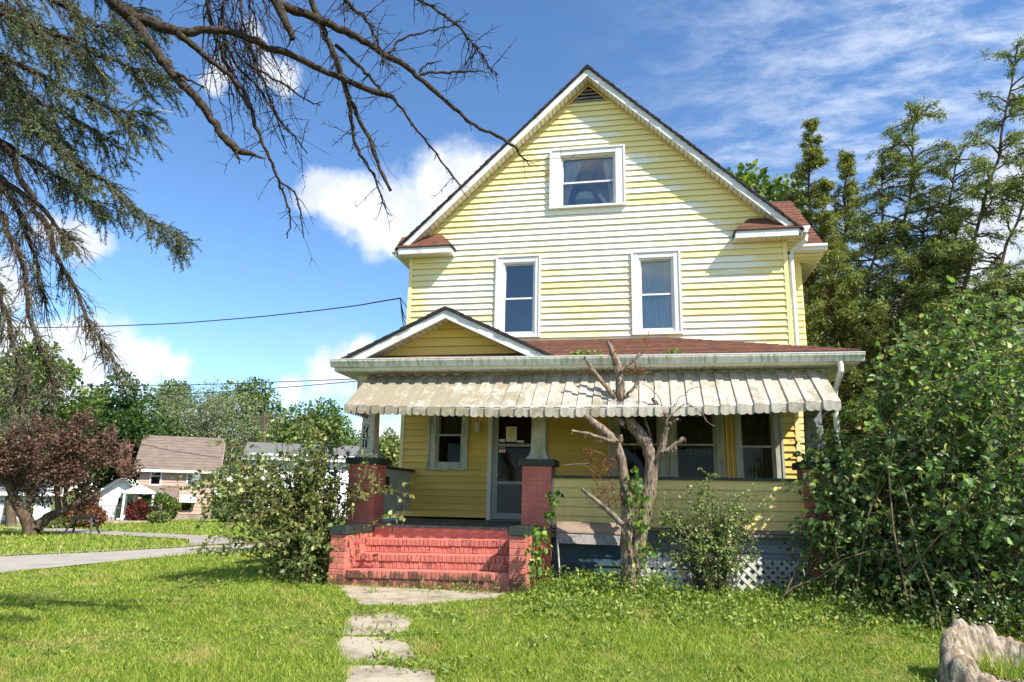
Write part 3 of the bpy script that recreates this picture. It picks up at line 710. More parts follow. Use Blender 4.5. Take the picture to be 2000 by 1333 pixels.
MB().prism([(0.50, 5.60), (0.38, 5.60), (0.38, 5.555), (0.41, 5.53), (0.42, 5.49), (0.50, 5.49)], 'x', 6.96, 7.47).build('wing_gutter', MAT['white'], wg)
e = MB()
for i in range(30): e.box(W+0.02, 7.44, 0.52+i*0.165, 0.52+i*0.165+0.145, 5.452, 5.462)
tag(e.build('wing_soffit', MAT['soffit'], wg), kind='stuff')
MB().box(W+0.02, 7.44, 0.53, 5.5, 5.468, 5.475).build('soffit_backing', MAT['groove'], wg)
# downspout at the right corner
dsp = MB()
dsp.tube([(7.00,-0.16,5.56),(6.99,-0.16,5.47),(6.80,-0.02,5.33),(6.775,0.0,5.25),(6.765,0.0,3.45)], [0.04]*5, 8)
dsp.build('downspout', MAT['white'], house)
# ------------------------------------------------------------------ porch
PF = -2.05                                # front face of the piers
ZF = 0.765
pfl = empty('porch_floor', (0,0,0)); pfl.parent = house; pfl.location = (0, -1, ZF)
nb = 22
for i in range(nb):
    x0 = -0.05+i*6.8/nb
    MB().hexa([(x0+0.003,PF-0.04,ZF-0.055),(x0+6.8/nb-0.003,PF-0.04,ZF-0.055),(x0+6.8/nb-0.003,-0.03,ZF-0.03),(x0+0.003,-0.03,ZF-0.03)],
              [(x0+0.003,PF-0.04,ZF-0.022),(x0+6.8/nb-0.003,PF-0.04,ZF-0.022),(x0+6.8/nb-0.003,-0.03,ZF+0.012),(x0+0.003,-0.03,ZF+0.012)]).build('floor_board', MAT['floor'], pfl)
# piers: painted brick, course by course, dark slab cap, tapered box column
def pier(x0, label_col, digits=False):
    x1 = x0+0.42; y0, y1 = PF, PF+0.42
    p = empty('brick_pier', (0,0,0)); p.parent = house; p.location = ((x0+x1)/2-3.35, (y0+y1)/2, 0)
    MB().box(x0+0.006, x1-0.006, y0+0.006, y1-0.006, -0.1, 1.59).build('mortar_core', MAT['mortar'], p)
    b = MB(); rr = random.Random(int(x0*50)+4); z = -0.05; k = 0
    while z < 1.585:
        h = min(0.068, 1.596-z)
        offs = [0, 0.21, 0.42] if k % 2 == 0 else [0, 0.105, 0.315, 0.42]
        for a, c in zip(offs[:-1], offs[1:]):
            j = rr.uniform(-0.0015, 0.0015)
            b.box(x0+a+0.002, x0+c-0.002, y0+j, y0+0.05, z, z+h-0.004)
            b.box(x0-0.0+j*0.5, x0+0.05, y0+a+0.054 if a == 0 else y0+a+0.002, y0+c-0.002, z, z+h-0.004)
            b.box(x1-0.05, x1+j*0.5, y0+a+0.054 if a == 0 else y0+a+0.002, y0+c-0.002, z, z+h-0.004)
        z += 0.0722; k += 1
    tag(b.build('brick_courses', MAT['brick_pier'], p), kind='stuff')
    MB().cbox(x0-0.05, x1+0.05, y0-0.05, y1+0.05, 1.598, 1.69, 0.012).build('pier_cap', MAT['green'], p)
    cx, cy = (x0+x1)/2, (y0+y1)/2
    col = MB(); 
    def ring(h, z): return [(cx-h,cy-h,z),(cx+h,cy-h,z),(cx+h,cy+h,z),(cx-h,cy+h,z)]
    col.hexa(ring(0.165,1.692), ring(0.150,1.735)); col.hexa(ring(0.135,1.735), ring(0.112,1.80)); col.hexa(ring(0.108,1.80), ring(0.085,2.97))
    c = col.build('porch_column', MAT[label_col], p)
    if digits:
        for ch, z in (('7', 2.13), ('3', 2.015), ('1', 1.90)):
            hh = 0.108-(z-1.80)/1.17*0.023; xx = cx-0.03
            MB().box(xx-0.033, xx+0.033, cy-hh-0.012, cy-hh+0.004, z-0.05, z+0.055).build('number_plate', MAT['black'], p)
            cu = bpy.data.curves.new('house_number', 'FONT'); cu.body = ch; cu.size = 0.135; cu.extrude = 0.002; cu.align_x = 'CENTER'
            to = bpy.data.objects.new('tmp', cu); COL.objects.link(to)
            dg = bpy.context.evaluated_depsgraph_get(); me = bpy.data.meshes.new_from_object(to.evaluated_get(dg))
            bpy.data.objects.remove(to)
            me.transform(Matrix.Translation(Vector((xx, cy-hh-0.0155, z-0.046)) - Vector(wloc(p))) @ Matrix.Rotation(R(90), 4, 'X'))
            me.materials.clear(); link('house_number', me, MAT['paper'], p)
    return p
pier(-0.04, 'peel', True); pier(2.57, 'porch_trim'); pier(6.32, 'grey')
# beams, ceiling, soffit, roof
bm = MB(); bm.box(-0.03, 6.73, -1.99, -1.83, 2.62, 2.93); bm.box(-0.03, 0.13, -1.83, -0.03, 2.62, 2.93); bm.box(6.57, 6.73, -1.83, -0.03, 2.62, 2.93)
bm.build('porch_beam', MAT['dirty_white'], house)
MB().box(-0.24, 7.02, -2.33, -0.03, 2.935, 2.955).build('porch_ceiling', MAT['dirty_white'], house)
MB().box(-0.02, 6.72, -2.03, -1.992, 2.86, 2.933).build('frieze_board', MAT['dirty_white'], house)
pr = empty('porch_roof', (0,0,0)); pr.parent = house; pr.location = (0.05, -1.2, 3.1)
EY, EZ, TZ = -2.36, 3.115, 3.886
XL, XR = -0.27, 7.07
n = 17; rr = random.Random(5)
for i in range(n):
    t0, t1 = i/n, (i+1.18)/n if i < n-1 else 1.0
    def F(x_in, t):  # point on the hip edges
        return (XL+2.42*t, XR-2.42*t, EY-EY*t, EZ+(TZ-EZ)*t)
    a0, b0, y0, z0_ = F(0, t0); a1, b1, y1, z1_ = F(0, t1)
    bot = [(a0,y0,z0_-0.01),(b0,y0,z0_-0.01),(b1,y1,z1_-0.014),(a1,y1,z1_-0.014)]
    top = [(a0,y0,z0_+0.012),(b0,y0,z0_+0.012),(b1,y1,z1_+0.002),(a1,y1,z1_+0.002)]
    MB().hexa(bot, top).build('shingle_course', MAT['shingle'], pr)
    for sx, e0, e1 in ((-1, a0, a1), (1, b0, b1)):
        q = [(e0,y0,z0_-0.01),(e0,-0.02,z0_-0.01),(e1,-0.02,z1_-0.014),(e1,y1,z1_-0.014)]
        tq = [(x,y,z+(0.022 if k < 2 else 0.016)) for k,(x,y,z) in enumerate(q)]
        (MB().hexa(q, tq) if sx > 0 else MB().hexa(q[::-1], tq[::-1])).build('shingle_course', MAT['shingle'], pr)
MB().box(XL-0.005, XR+0.005, EY-0.012, EY+0.002, 3.085, 3.106).build('drip_edge', MAT['shingle_dark'], pr)
MB().box(XR-0.004, XR+0.01, EY, -0.03, 3.085, 3.110).build('drip_edge', MAT['shingle_dark'], pr)
MB().box(XL+0.02, XR-0.02, EY+0.005, EY+0.03, 2.945, 3.086).build('porch_fascia', MAT['white'], pr)
MB().box(XR-0.04, XR-0.015, EY+0.03, -0.03, 2.945, 3.086).build('porch_fascia', MAT['white'], pr)
MB().box(XL+0.015, XL+0.04, EY+0.03, -0.03, 2.945, 3.086).build('porch_fascia', MAT['white'], pr)
# front gutter, K style, falling slightly to the right
gz0, gz1 = 3.098, 3.062; yb = EY+0.004
prof = [(0,0.0),(0,-0.105),(-0.075,-0.105),(-0.080,-0.085),(-0.085,-0.06),(-0.112,-0.03),(-0.115,0.0),(-0.108,0.0),(-0.104,-0.028),(-0.078,-0.056),(-0.070,-0.098),(-0.006,-0.098),(-0.006,0.0)]
gm = MB(); NP = len(prof)
gm.add([(XL-0.01,yb+a,gz0+b) for a,b in prof]+[(XR+0.02,yb+a,gz1+b) for a,b in prof], [(i,(i+1)%NP,(i+1)%NP+NP,i+NP) for i in range(NP)])
for xx, zz_ in ((XL-0.01, gz0), (XR+0.02, gz1)):
    q = prof[:7]; gm.add([(xx,yb+a,zz_+b) for a,b in q], [tuple(range(7))])
gt = gm.build('porch_gutter', MAT['dirty_white'], house)
MB().bar((XL-0.01,yb-0.112,gz0+0.003),(XR+0.02,yb-0.112,gz1+0.003),0.014,0.012).build('gutter_lip', MAT['white'], gt)
dsp = MB(); dsp.tube([(6.80,-2.40,2.96),(6.80,-2.40,2.84),(6.77,-2.15,2.62),(6.76,-2.12,2.5),(6.76,-2.12,0.2)], [0.036]*5, 8); dsp.build('downspout', MAT['white'], house)
# porch gable
GX, GP, GY = 1.452, 3.885, -2.41; GE = 1.60
def gzt(dx): return GP - 0.478*dx
rr = random.Random(11); n = 12
for sgn in (-1, 1):
    for i in range(n):
        d0, d1 = GE*(1-i/n)+0.015, max(0, GE*(1-(i+1.2)/n)) if i < n-1 else 0
        lift = rr.uniform(0, 0.008)
        pl = [(GX+sgn*d0, gzt(d0)-0.05), (GX+sgn*d0, gzt(d0)-0.004+lift), (GX+sgn*d1, gzt(d1)-0.018+lift), (GX+sgn*d1, gzt(d1)-0.055)]
        MB().prism(pl[::-1] if sgn > 0 else pl, 'y', GY-0.02+rr.uniform(-0.012, 0.008), -0.03 if i > 1 else -0.9).build('shingle_course', MAT['shingle_dark'], pr)
    pl = [(GX+sgn*(GE-0.06), gzt(GE-0.06)-0.058), (GX, GP-0.058), (GX, GP-0.185), (GX+sgn*(GE-0.33), gzt(GE-0.33)-0.185)]
    MB().prism(pl if sgn > 0 else pl[::-1], 'y', GY+0.005, GY+0.026).build('rake_fascia', MAT['fascia'], pr)
    sf = MB(); m_ = 16
    for i in range(m_):
        a0, a1 = (i+0.08)/m_*1.32, (i+0.92)/m_*1.32
        q = [(GX+sgn*a0, gzt(a0)-0.178), (GX+sgn*a1, gzt(a1)-0.178), (GX+sgn*a1, gzt(a1)-0.166), (GX+sgn*a0, gzt(a0)-0.166)]
        sf.prism(q if sgn < 0 else q[::-1], 'y', GY+0.026, -2.10)
    tag(sf.build('soffit_panels', MAT['soffit'], pr), kind='stuff')
    q = [(GX, GP-0.160), (GX+sgn*1.40, gzt(1.40)-0.160), (GX+sgn*1.40, gzt(1.40)-0.150), (GX, GP-0.150)]
    MB().prism(q if sgn < 0 else q[::-1], 'y', GY+0.026, -2.10).build('soffit_backing', MAT['groove'], pr)
for i in range(4):
    zb = 3.205+i*0.132; h = (GP-0.17-zb)/0.478
    if h < 0.05: continue
    h2 = max(0.02, (GP-0.17-zb-0.132)/0.478)
    MB().hexa([(GX-h,-2.130,zb+0.003),(GX+h,-2.130,zb+0.003),(GX+h,-2.126,zb+0.003),(GX-h,-2.126,zb+0.003)], [(GX-h2,-2.107,zb+0.134),(GX+h2,-2.107,zb+0.134),(GX+h2,-2.103,zb+0.134),(GX-h2,-2.103,zb+0.134)]).build('siding_board', MAT['siding2'], pr)
MB().prism([(GX-1.25, 3.2), (GX+1.25, 3.2), (GX, 3.72)], 'y', -2.10, -2.06).build('gable_backing', MAT['groove'], pr)
# knee walls
kw = MB().box(2.99, 6.32, -1.985, -1.88, 0.79, 1.43).build('knee_wall', MAT['groove'], house)
for i in range(5):
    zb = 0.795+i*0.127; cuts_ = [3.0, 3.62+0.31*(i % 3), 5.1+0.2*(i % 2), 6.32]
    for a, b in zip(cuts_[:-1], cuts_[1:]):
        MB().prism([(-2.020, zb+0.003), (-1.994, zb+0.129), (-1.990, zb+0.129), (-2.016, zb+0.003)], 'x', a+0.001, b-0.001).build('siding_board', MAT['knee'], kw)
MB().cbox(2.98, 6.34, -2.045, -1.86, 1.432, 1.470).build('knee_wall_cap', MAT['green'], kw)
MB().box(2.985, 3.02, -2.02, -1.88, 0.79, 1.43).build('corner_strip', MAT['porch_trim'], kw)
sk = MB().box(0.19, 0.24, -1.62, -0.04, 0.90, 1.56).build('side_knee_wall', MAT['porch_trim'], house)
MB().cbox(0.15, 0.30, -1.63, -0.03, 1.562, 1.60).build('knee_wall_cap', MAT['green'], sk)
MB().box(0.241, 0.244, -1.35, -1.10, 1.20, 1.44).build('hole_shade', MAT['black'], sk)  # black sheet on the panel, painting the shade inside a square hole
# grey skirting below the knee wall, blue boards next to the pier
skt = MB().box(3.0, 6.32, -1.95, -1.90, -0.05, 0.74).build('porch_skirt', MAT['groove'], house)
for i in range(5):
    zb = 0.16+i*0.118
    for a, b in ((4.02, 5.3), (5.3, 6.32)):
        MB().prism([(-1.985, zb+0.003), (-1.960, zb+0.119), (-1.956, zb+0.119), (-1.981, zb+0.003)], 'x', a+0.001, b-0.001).build('skirt_board', MAT['grey'], skt)
    MB().prism([(-1.985, zb), (-1.962, zb+0.118), (-1.952, zb+0.118), (-1.952, zb)], 'x', 3.0, 4.018).build('skirt_board', MAT['grey' if i > 3 else 'navy'], skt)
MB().box(3.0, 6.32, -2.02, -1.99, 0.755, 0.788).build('skirt_ledge', MAT['wood_old'], skt)

# ---- aluminium awning: alternating raised and sunk slats with scalloped ends
aw = empty('awning', (0,0,0)); aw.parent = house; aw.location = (3.42-3.35, -2.5, 2.3)
AX0, AX1 = 0.205, 6.645; ns = 64; sw = (AX1-AX0)/ns; AYT, AYB = -2.065, -2.885
ra = random.Random(21)
def fold_z(x):
    u = (x-AX0)/(AX1-AX0); return 2.375 - 0.075*math.sin(math.pi*min(1, u*1.02))**0.8 - 0.01*(1-u)
for i in range(ns):
    raised = i % 2 == 0
    x0, x1 = AX0+i*sw, AX0+(i+1)*sw
    lift = 0.022 if raised else 0.0
    z1 = fold_z((x0+x1)/2); zt_ = 2.905; skew = ra.uniform(-0.006, 0.006)
    ex = 0.006 if raised else 0.0
    nu = np.array([0, -(zt_-z1), -(AYB-AYT)]); nu = np.array([0, -(2.905-z1), 0.82]); nu = nu/np.linalg.norm(nu)
    m = MB(); th = 0.006
    A = np.array([x0-ex, AYT, zt_]); B = np.array([x1+ex, AYT, zt_]); 
    C = np.array([x1+ex, AYB, z1]); Dn = np.array([x0-ex, AYB, z1])
    if raised:
        up = nu*lift
        a, b, c, d = A+up, B+up, C+up, Dn+up
        ins = np.array([0.008, 0, 0])
        v = [A, a+ins, b-ins, B, Dn, d+ins, c-ins, C]
        m.add(v, [(0,1,5,4), (1,2,6,5), (2,3,7,6)])
        yv = AYB-0.022
    else:
        m.add([A, B, C, Dn], [(0,1,2,3)]); yv = AYB-0.004
    # valance with a round end
    hv = 0.115+skew; k = 7; cxm = (x0+x1)/2; rad = (x1-x0)/2+ex
    top = [(x0-ex, yv, z1+(0.012 if raised else 0)), (x1+ex, yv, z1+(0.012 if raised else 0))]
    pts = [(cxm+rad*math.cos(math.pi*j/(k-1)), yv+0.004*math.sin(math.pi*j/(k-1)), z1-hv+0.032-0.032*math.sin(math.pi*j/(k-1))) for j in range(k)]
    m.add(top+pts, [tuple(range(len(top)+k))])
    if raised:
        m.add([tuple(Dn+nu*lift), tuple(C+nu*lift), top[1], top[0]], [(0,1,2,3)])
        for xx, s_ in ((x0-ex, 1), (x1+ex, -1)):
            m.add([(xx, yv, z1+0.012), (xx, yv, z1-hv+0.032), (xx, yv+0.018, z1-hv+0.035), (xx, yv+0.018, z1+0.005)], [(0,1,2,3)])
    m.build('awning_slat', MAT['awning'], aw)
sidev = MB()
for X_ in (AX0+0.004, AX1-0.004):
    sidev.add([(X_, AYT, 2.89), (X_, AYB, fold_z(X_)-0.005), (X_, AYB, fold_z(X_)-0.07), (X_, AYT, 2.28)], [(0,1,2,3)])
    for j in range(10):
        y0 = AYB+(AYT-AYB)*j/10; y1 = AYB+(AYT-AYB)*(j+1)/10; yc = (y0+y1)/2; zc = fold_z(X_)-0.07
        sidev.add([(X_, yc+(y1-y0)/2*math.cos(math.pi*q/6), zc-0.045*math.sin(math.pi*q/6)) for q in range(7)], [tuple(range(7))])
sidev.build('side_valance', MAT['awning'], aw)
ar = MB()
for x in (0.23, 1.8, 3.4, 5.0, 6.62):
    ar.bar((x, -1.99, 2.30), (x, AYB+0.02, fold_z(x)-0.03), 0.018, 0.018)
ar.bar((AX0+0.02, AYB+0.012, fold_z(AX0)-0.02), (AX1-0.02, AYB+0.012, fold_z(AX1)-0.06), 0.015, 0.02)
ar.build('awning_arms', MAT['metal'], aw)

# ------------------------------------------------------------------ brick steps
st = empty('brick_steps', (1.5, -2.5, 0), 'red painted brick porch steps with worn risers between two capped cheek walls', 'steps')
SX0, SX1 = 0.412, 2.588
def tilt(x): return 0.018*(x-1.5)
steps = [(-2.92, 0.0, 0.205), (-2.63, 0.205, 0.390), (-2.345, 0.390, 0.575)]
brk = {}
def brick_mesh(w_, d, h, seed):
    key = (round(w_,3), round(d,3), round(h,3), seed)
    if key in brk: return brk[key]
    rr = random.Random(seed); c = 0.004
    m = MB(); j = lambda: rr.uniform(-0.0018, 0.0018)
    x, y, z = w_/2, d, h
    fr = [(-x+c+j(), j(), c+j()), (x-c+j(), j(), c+j()), (x-c+j(), j(), z-c+j()), (-x+c+j(), j(), z-c+j())]
    bk = [(-x, c, 0), (x, c, 0), (x, c, z), (-x, c, z)]; rear = [(-x, y, 0), (x, y, 0), (x, y, z), (-x, y, z)]
    m.add(fr+bk+rear, [(0,1,2,3)] + [((i+1)%4, i, i+4, (i+1)%4+4) for i in range(4)] + [((i+1)%4+4, i+4, i+8, (i+1)%4+8) for i in range(4)])
    me = bpy.data.meshes.new('brick'); me.from_pydata(m.v, [], m.f); me.update(); me.materials.append(MAT['brick']); brk[key] = me
    return me
rs = random.Random(77)
for k, (y0, za, zb) in enumerate(steps):
    core = MB().hexa([(SX0-0.02,y0+0.010,za+tilt(SX0)-0.05),(SX1+0.02,y0+0.010,za+tilt(SX1)-0.05),(SX1+0.02,PF-0.01,za+tilt(SX1)-0.05),(SX0-0.02,PF-0.01,za+tilt(SX0)-0.05)],
                     [(SX0-0.02,y0+0.010,zb+tilt(SX0)-0.003),(SX1+0.02,y0+0.010,zb+tilt(SX1)-0.003),(SX1+0.02,PF-0.01,zb+tilt(SX1)-0.003),(SX0-0.02,PF-0.01,zb+tilt(SX0)-0.003)])
    so_ = core.build('step', MAT['mortar'], st)
    hrow = (zb-za)/2
    wl = wloc(so_)
    x_end = SX1-0.16 if k == 0 else SX1
    for row in range(2):
        x = SX0+0.004 - (0.0 if row else 0.03)
        while x < x_end-0.02:
            bw = 0.0535; xx = x+bw/2
            yo = -0.014 if row == 1 else 0.0
            ob = bpy.data.objects.new('brick', brick_mesh(bw, 0.20 if row else 0.10, hrow-0.0065, rs.randrange(6))); COL.objects.link(ob)
            ob.parent = so_
            ob.location = Vector((xx, y0+yo+rs.uniform(-0.004, 0.004), za+row*hrow+0.002+tilt(xx)+rs.uniform(-0.0015, 0.0015))) - wl
            ob.rotation_euler = (rs.uniform(-0.02, 0.02), 0, rs.uniform(-0.03, 0.03))
            x += 0.0605
MB().hexa([(SX0-0.02,PF-0.03,0.5),(SX1+0.02,PF-0.03,0.5),(SX1+0.02,PF,0.5),(SX0-0.02,PF,0.5)], [(SX0-0.02,PF-0.03,0.708),(SX1+0.02,PF-0.03,0.708),(SX1+0.02,PF,0.708),(SX0-0.02,PF,0.708)]).build('top_riser', MAT['brick'], st)
for (x0, x1, zc) in ((0.19, 0.410, 0.635), (2.590, 2.808, 0.685)):
    ck = MB().box(x0+0.006, x1-0.006, -2.992, PF-0.01, -0.1, zc-0.004).build('cheek_wall', MAT['mortar'], st)
    wl = wloc(ck); nrow = 9; hr = (zc+0.02)/nrow
    for r_ in range(nrow):
        z = -0.02+r_*hr
        halves = [(x0, (x0+x1)/2), ((x0+x1)/2, x1)] if r_ % 2 else [(x0, x1)]
        for a, b in halves:
            ob = bpy.data.objects.new('brick', brick_mesh(b-a-0.006, 0.09, hr-0.008, rs.randrange(4))); COL.objects.link(ob); ob.parent = ck
            ob.location = Vector(((a+b)/2, -3.0+rs.uniform(-0.003, 0.003), z)) - wl
        nl = 4
        for q in range(nl):      # inner long side
            if r_ < 3: continue
            y_a = -2.90+(0.84/nl)*q + (0.0 if r_ % 2 else -0.0); side = 1 if x0 < 1 else -1
            ob = bpy.data.objects.new('brick', brick_mesh(0.84/nl-0.008, 0.05, hr-0.008, rs.randrange(4))); COL.objects.link(ob); ob.parent = ck
            xf = x1 if side > 0 else x1
            ob.location = Vector((xf+0.0, y_a+0.105, z)) - wl; ob.rotation_euler = (0, 0, R(90))
    for q in range(3):
        ya = -3.03+q*0.33
        MB().cbox(x0-0.012, x1+0.014, ya+0.003, ya+0.327, zc+rs.uniform(0, 0.006), zc+0.105+rs.uniform(-0.004, 0.004), 0.012).build('cap_stone', MAT['green'], ck)
# ------------------------------------------------------------------ ground
def ground_mat():
    m, t, b, o = mat_new('lawn_soil')
    n1 = noise_n(t, wpos(t), 0.7, 5, 0.6); n2 = noise_n(t, wpos(t), 9, 6, 0.7)
    c = mixc(t, sstep(t, n2, 0.3, 0.7), (0.085, 0.12, 0.022), (0.16, 0.19, 0.045))
    c = mixc(t, mth(t, 'MULTIPLY', sstep(t, n1, 0.52, 0.7), 0.6), c, (0.22, 0.19, 0.08))
    t.links.new(c, b.inputs['Base Color']); b.inputs['Roughness'].default_value = 0.95; b.inputs['Specular IOR Level'].default_value = 0.1
    bump(t, b, n2, 0.8, 0.03); return m
MAT['soil'] = ground_mat()
xs = np.concatenate([[-900, -500, -250, -120, -70], np.arange(-50, -16, 2.0), np.arange(-16, 12, 0.4), np.arange(12, 40, 2.0), [60, 120, 250, 500, 900]])
ys = np.concatenate([[-60, -40, -25, -18], np.arange(-14, 8, 0.4), np.arange(8, 60, 2.0), [70, 100, 150, 300, 600, 1200]])
GXm, GYm = np.meshgrid(xs, ys); GZm = g(GXm, GYm)
nxg = len(xs); nyg = len(ys)
I = np.arange(nxg*nyg).reshape(nyg, nxg)
Fq = np.stack([I[:-1,:-1], I[:-1,1:], I[1:,1:], I[1:,:-1]], -1).reshape(-1, 4)
gr = np_mesh('ground', np.stack([GXm, GYm, GZm], -1).reshape(-1, 3), Fq, MAT['soil'], None, True); tag(gr, kind='structure')
MAT['asphalt'] = pm('asphalt', (0.36, 0.325, 0.275), 0.9, (0.28, 0.25, 0.21), 2.0, 0.4, 0.7, bscale=120, bstr=0.3, spec=0.2)
MAT['drive'] = pm('drive_concrete', (0.33, 0.29, 0.25), 0.9, (0.25, 0.21, 0.18), 1.5, 0.4, 0.7, bscale=60, bstr=0.2)
def strip(name, A, B, mat, lift, sub=8):
    """band between two plan polylines draped on the ground"""
    A = np.array(A, float); B = np.array(B, float)
    def rs_(P, n):
        d = np.r_[0, np.cumsum(np.linalg.norm(np.diff(P, axis=0), axis=1))]; t = np.linspace(0, d[-1], n)
        return np.stack([np.interp(t, d, P[:,0]), np.interp(t, d, P[:,1])], 1)
    n = 60; a = rs_(A, n); b = rs_(B, n); rows = []
    for k in range(sub+1):
        p = a*(1-k/sub)+b*k/sub; rows.append(np.c_[p, g(p[:,0], p[:,1])+lift])
    V = np.concatenate(rows); I = np.arange((sub+1)*n).reshape(sub+1, n)
    F = np.stack([I[:-1,:-1], I[:-1,1:], I[1:,1:], I[1:,:-1]], -1).reshape(-1, 4)
    return np_mesh(name, V, F, mat, None, True)
RN = [(-6.6,-30),(-5.75,-12),(-5.3,-5),(-5.17,-2.7),(-5.05,-0.6),(-4.66,1.2),(-3.99,2.8),(-2.9,5.5),(0,11),(6,20)]
RF = [(-11,-30),(-10.6,-12),(-10.0,-5),(-9.4,-1.5),(-8.7,0.67),(-7.7,1.6),(-6.9,2.9),(-5.8,5.3),(-3.5,10),(3.0,21)]
tag(strip('road', RN, RF, MAT['asphalt'], 0.02), kind='structure')
tag(strip('driveway', [(-7.0,4.4),(-9.3,7.6),(-15.2,11.4),(-26,17)], [(-6.2,5.6),(-8.4,8.6),(-14.2,12.6),(-25,18.6)], MAT['drive'], 0.03, 4), kind='structure')
# kerb strip of the far lawn
tag(strip('kerb', [(x-0.02, y) for x, y in RF], [(x-0.16, y+0.03) for x, y in RF], MAT['concrete'], 0.05, 2), kind='structure')

# concrete path: one apron slab and stepping pieces
rp_ = random.Random(4)
def slab(pix, name='path_slab', zoff=0.012):
    pts = [gp(*q) for q in pix]
    return slab_pts([(q[0], q[1]) for q in pts], name, zoff)
def slab_pts(pts, name, zoff=0.004):
    # ragged edge
    out = []
    for (a, b) in zip(pts, pts[1:]+pts[:1]):
        for k in range(6):
            t = k/6; out.append((a[0]*(1-t)+b[0]*t+rp_.uniform(-0.012, 0.012), a[1]*(1-t)+b[1]*t+rp_.uniform(-0.012, 0.012)))
    zb = [gz(x, y) for x, y in out]
    m = MB().hexa([(x, y, z-0.06) for (x, y), z in zip(out, zb)], [(x, y, z+zoff) for (x, y), z in zip(out, zb)])
    return m.build(name, MAT['concrete'])
SLABS = [[(0.35,-3.02),(2.62,-3.04),(2.50,-3.45),(1.80,-4.10),(1.18,-4.22),(0.80,-3.75)],
         [(1.30,-4.72),(1.66,-4.58),(1.95,-4.73),(2.10,-5.30),(1.95,-5.52),(1.58,-5.60),(1.42,-5.2)],
         [(1.60,-5.68),(2.05,-5.58),(2.24,-5.75),(2.50,-6.24),(2.25,-6.40),(1.98,-6.44),(1.76,-6.08)],
         [(2.06,-6.52),(2.45,-6.44),(2.72,-6.50),(3.08,-7.4),(2.45,-7.6)]]
LB = ['broad concrete apron slab at the foot of the red brick steps', 'grey concrete path slab next after the apron slab at the steps',
      'concrete path slab between the grey slab and the slab at the lawn edge', 'concrete path slab farthest from the red brick steps']
for q, l in zip(SLABS, LB): tag(slab_pts(q, 'path_slab'), l, 'path slab', 'slabs of the garden path')
# ------------------------------------------------------------------ plants: shared builders
def inside_poly(P, poly):
    x, y = P[:,0], P[:,1]; r = np.zeros(len(P), bool); n = len(poly)
    for i in range(n):
        x0, y0 = poly[i]; x1, y1 = poly[(i+1) % n]
        c = ((y0 > y) != (y1 > y)) & (x < (x1-x0)*(y-y0)/((y1-y0)+1e-12)+x0); r ^= c
    return r
def ell_points(rng, E, n, shell=0.55):
    """n points in a list of spheres (centre, radius), denser towards the outside"""
    w_ = np.array([e[1]**2.2 for e in E]); idx = rng.choice(len(E), n, p=w_/w_.sum())
    C = np.array([e[0] for e in E])[idx]; r = np.array([e[1] for e in E])[idx]
    d = unit(rng.normal(size=(n,3))); k = shell+(1-shell)*rng.random(n)**0.6
    return C + d*(r*k)[:,None], d
def shrub(name, label, cat, base, E, seed, lmat, bark, shoots=220, twigs=5, tw_len=0.28, sp=0.05, lsize=0.06, shape='oval', extra=(), spread=0.35, stem_r=0.012, droop=0.25, upb=0.8, lift=0.25, group=None, tmin=0.35):
    rng = np.random.default_rng(seed); base = np.array(base, float)
    root = empty(name, tuple(base), label, cat, group)
    tips, _ = ell_points(rng, E, shoots, 0.6)
    tips = np.concatenate([tips, np.array(extra, float).reshape(-1,3)]) if len(extra) else tips
    polys = []; rads = []; lp = []; ld = []
    for i, tp in enumerate(tips):
        b = base + np.r_[rng.normal(size=2)*spread, 0]; b[2] = gz(b[0], b[1])-0.03
        if tp[2] < b[2]+0.05: tp = tp.copy(); tp[2] = b[2]+0.05+rng.random()*0.1
        Ln = np.linalg.norm(tp-b)
        bul = np.array([0, 0, lift*Ln*rng.uniform(0.2, 1.0)]) + rng.normal(size=3)*0.05*Ln
        P = arc(b, tp, bul, 9, rng, 0.008*Ln); polys.append(P); rads.append(np.linspace(stem_r*(0.5+0.25*Ln), 0.003, 9))
        T = unit(np.gradient(P, axis=0))
        segs = [(P[k0:], T[k0:]) for k0 in (int(9*tmin)+1,)]
        for _ in range(twigs):
            k = rng.integers(int(9*tmin), 9); o = P[k]
            dv = unit(T[k]*0.6 + rng.normal(size=3)*0.75 + np.array([0, 0, 0.15])); L_ = tw_len*rng.uniform(0.5, 1.25)
            Q = arc(o, o+dv*L_, (0, 0, 0.05*L_), 4, rng, 0.004); Q[-1,2] -= droop*L_*0.4
            polys.append(Q); rads.append(np.linspace(0.004, 0.0018, 4)); segs.append((Q, unit(np.gradient(Q, axis=0))))
        for Q, TT in segs:
            d = np.r_[0, np.cumsum(np.linalg.norm(np.diff(Q, axis=0), axis=1))]; m = max(2, int(d[-1]/sp)); t = (np.arange(m)+rng.random(m)*0.7)/m*d[-1]
            pos = np.stack([np.interp(t, d, Q[:,j]) for j in range(3)], 1); tt = np.stack([np.interp(t, d, TT[:,j]) for j in range(3)], 1)
            sd = rng.normal(size=(m,3)); sd -= (sd*tt).sum(1, keepdims=True)*tt; sd = unit(sd)
            lp.append(pos); ld.append(unit(tt*0.55 + sd*0.85 + np.array([0, 0, -droop])))
    lp = np.concatenate(lp); ld = np.concatenate(ld)
    keep = lp[:,2] > g(lp[:,0], lp[:,1])+0.02; lp = lp[keep]; ld = ld[keep]
    tubes('stems', polys, rads, bark, root, 4)
    leaves('foliage', lp, ld, lsize*(0.4+1.0*rng.random(len(lp))**1.3), lmat, root, rng, shape, upb)
    return root
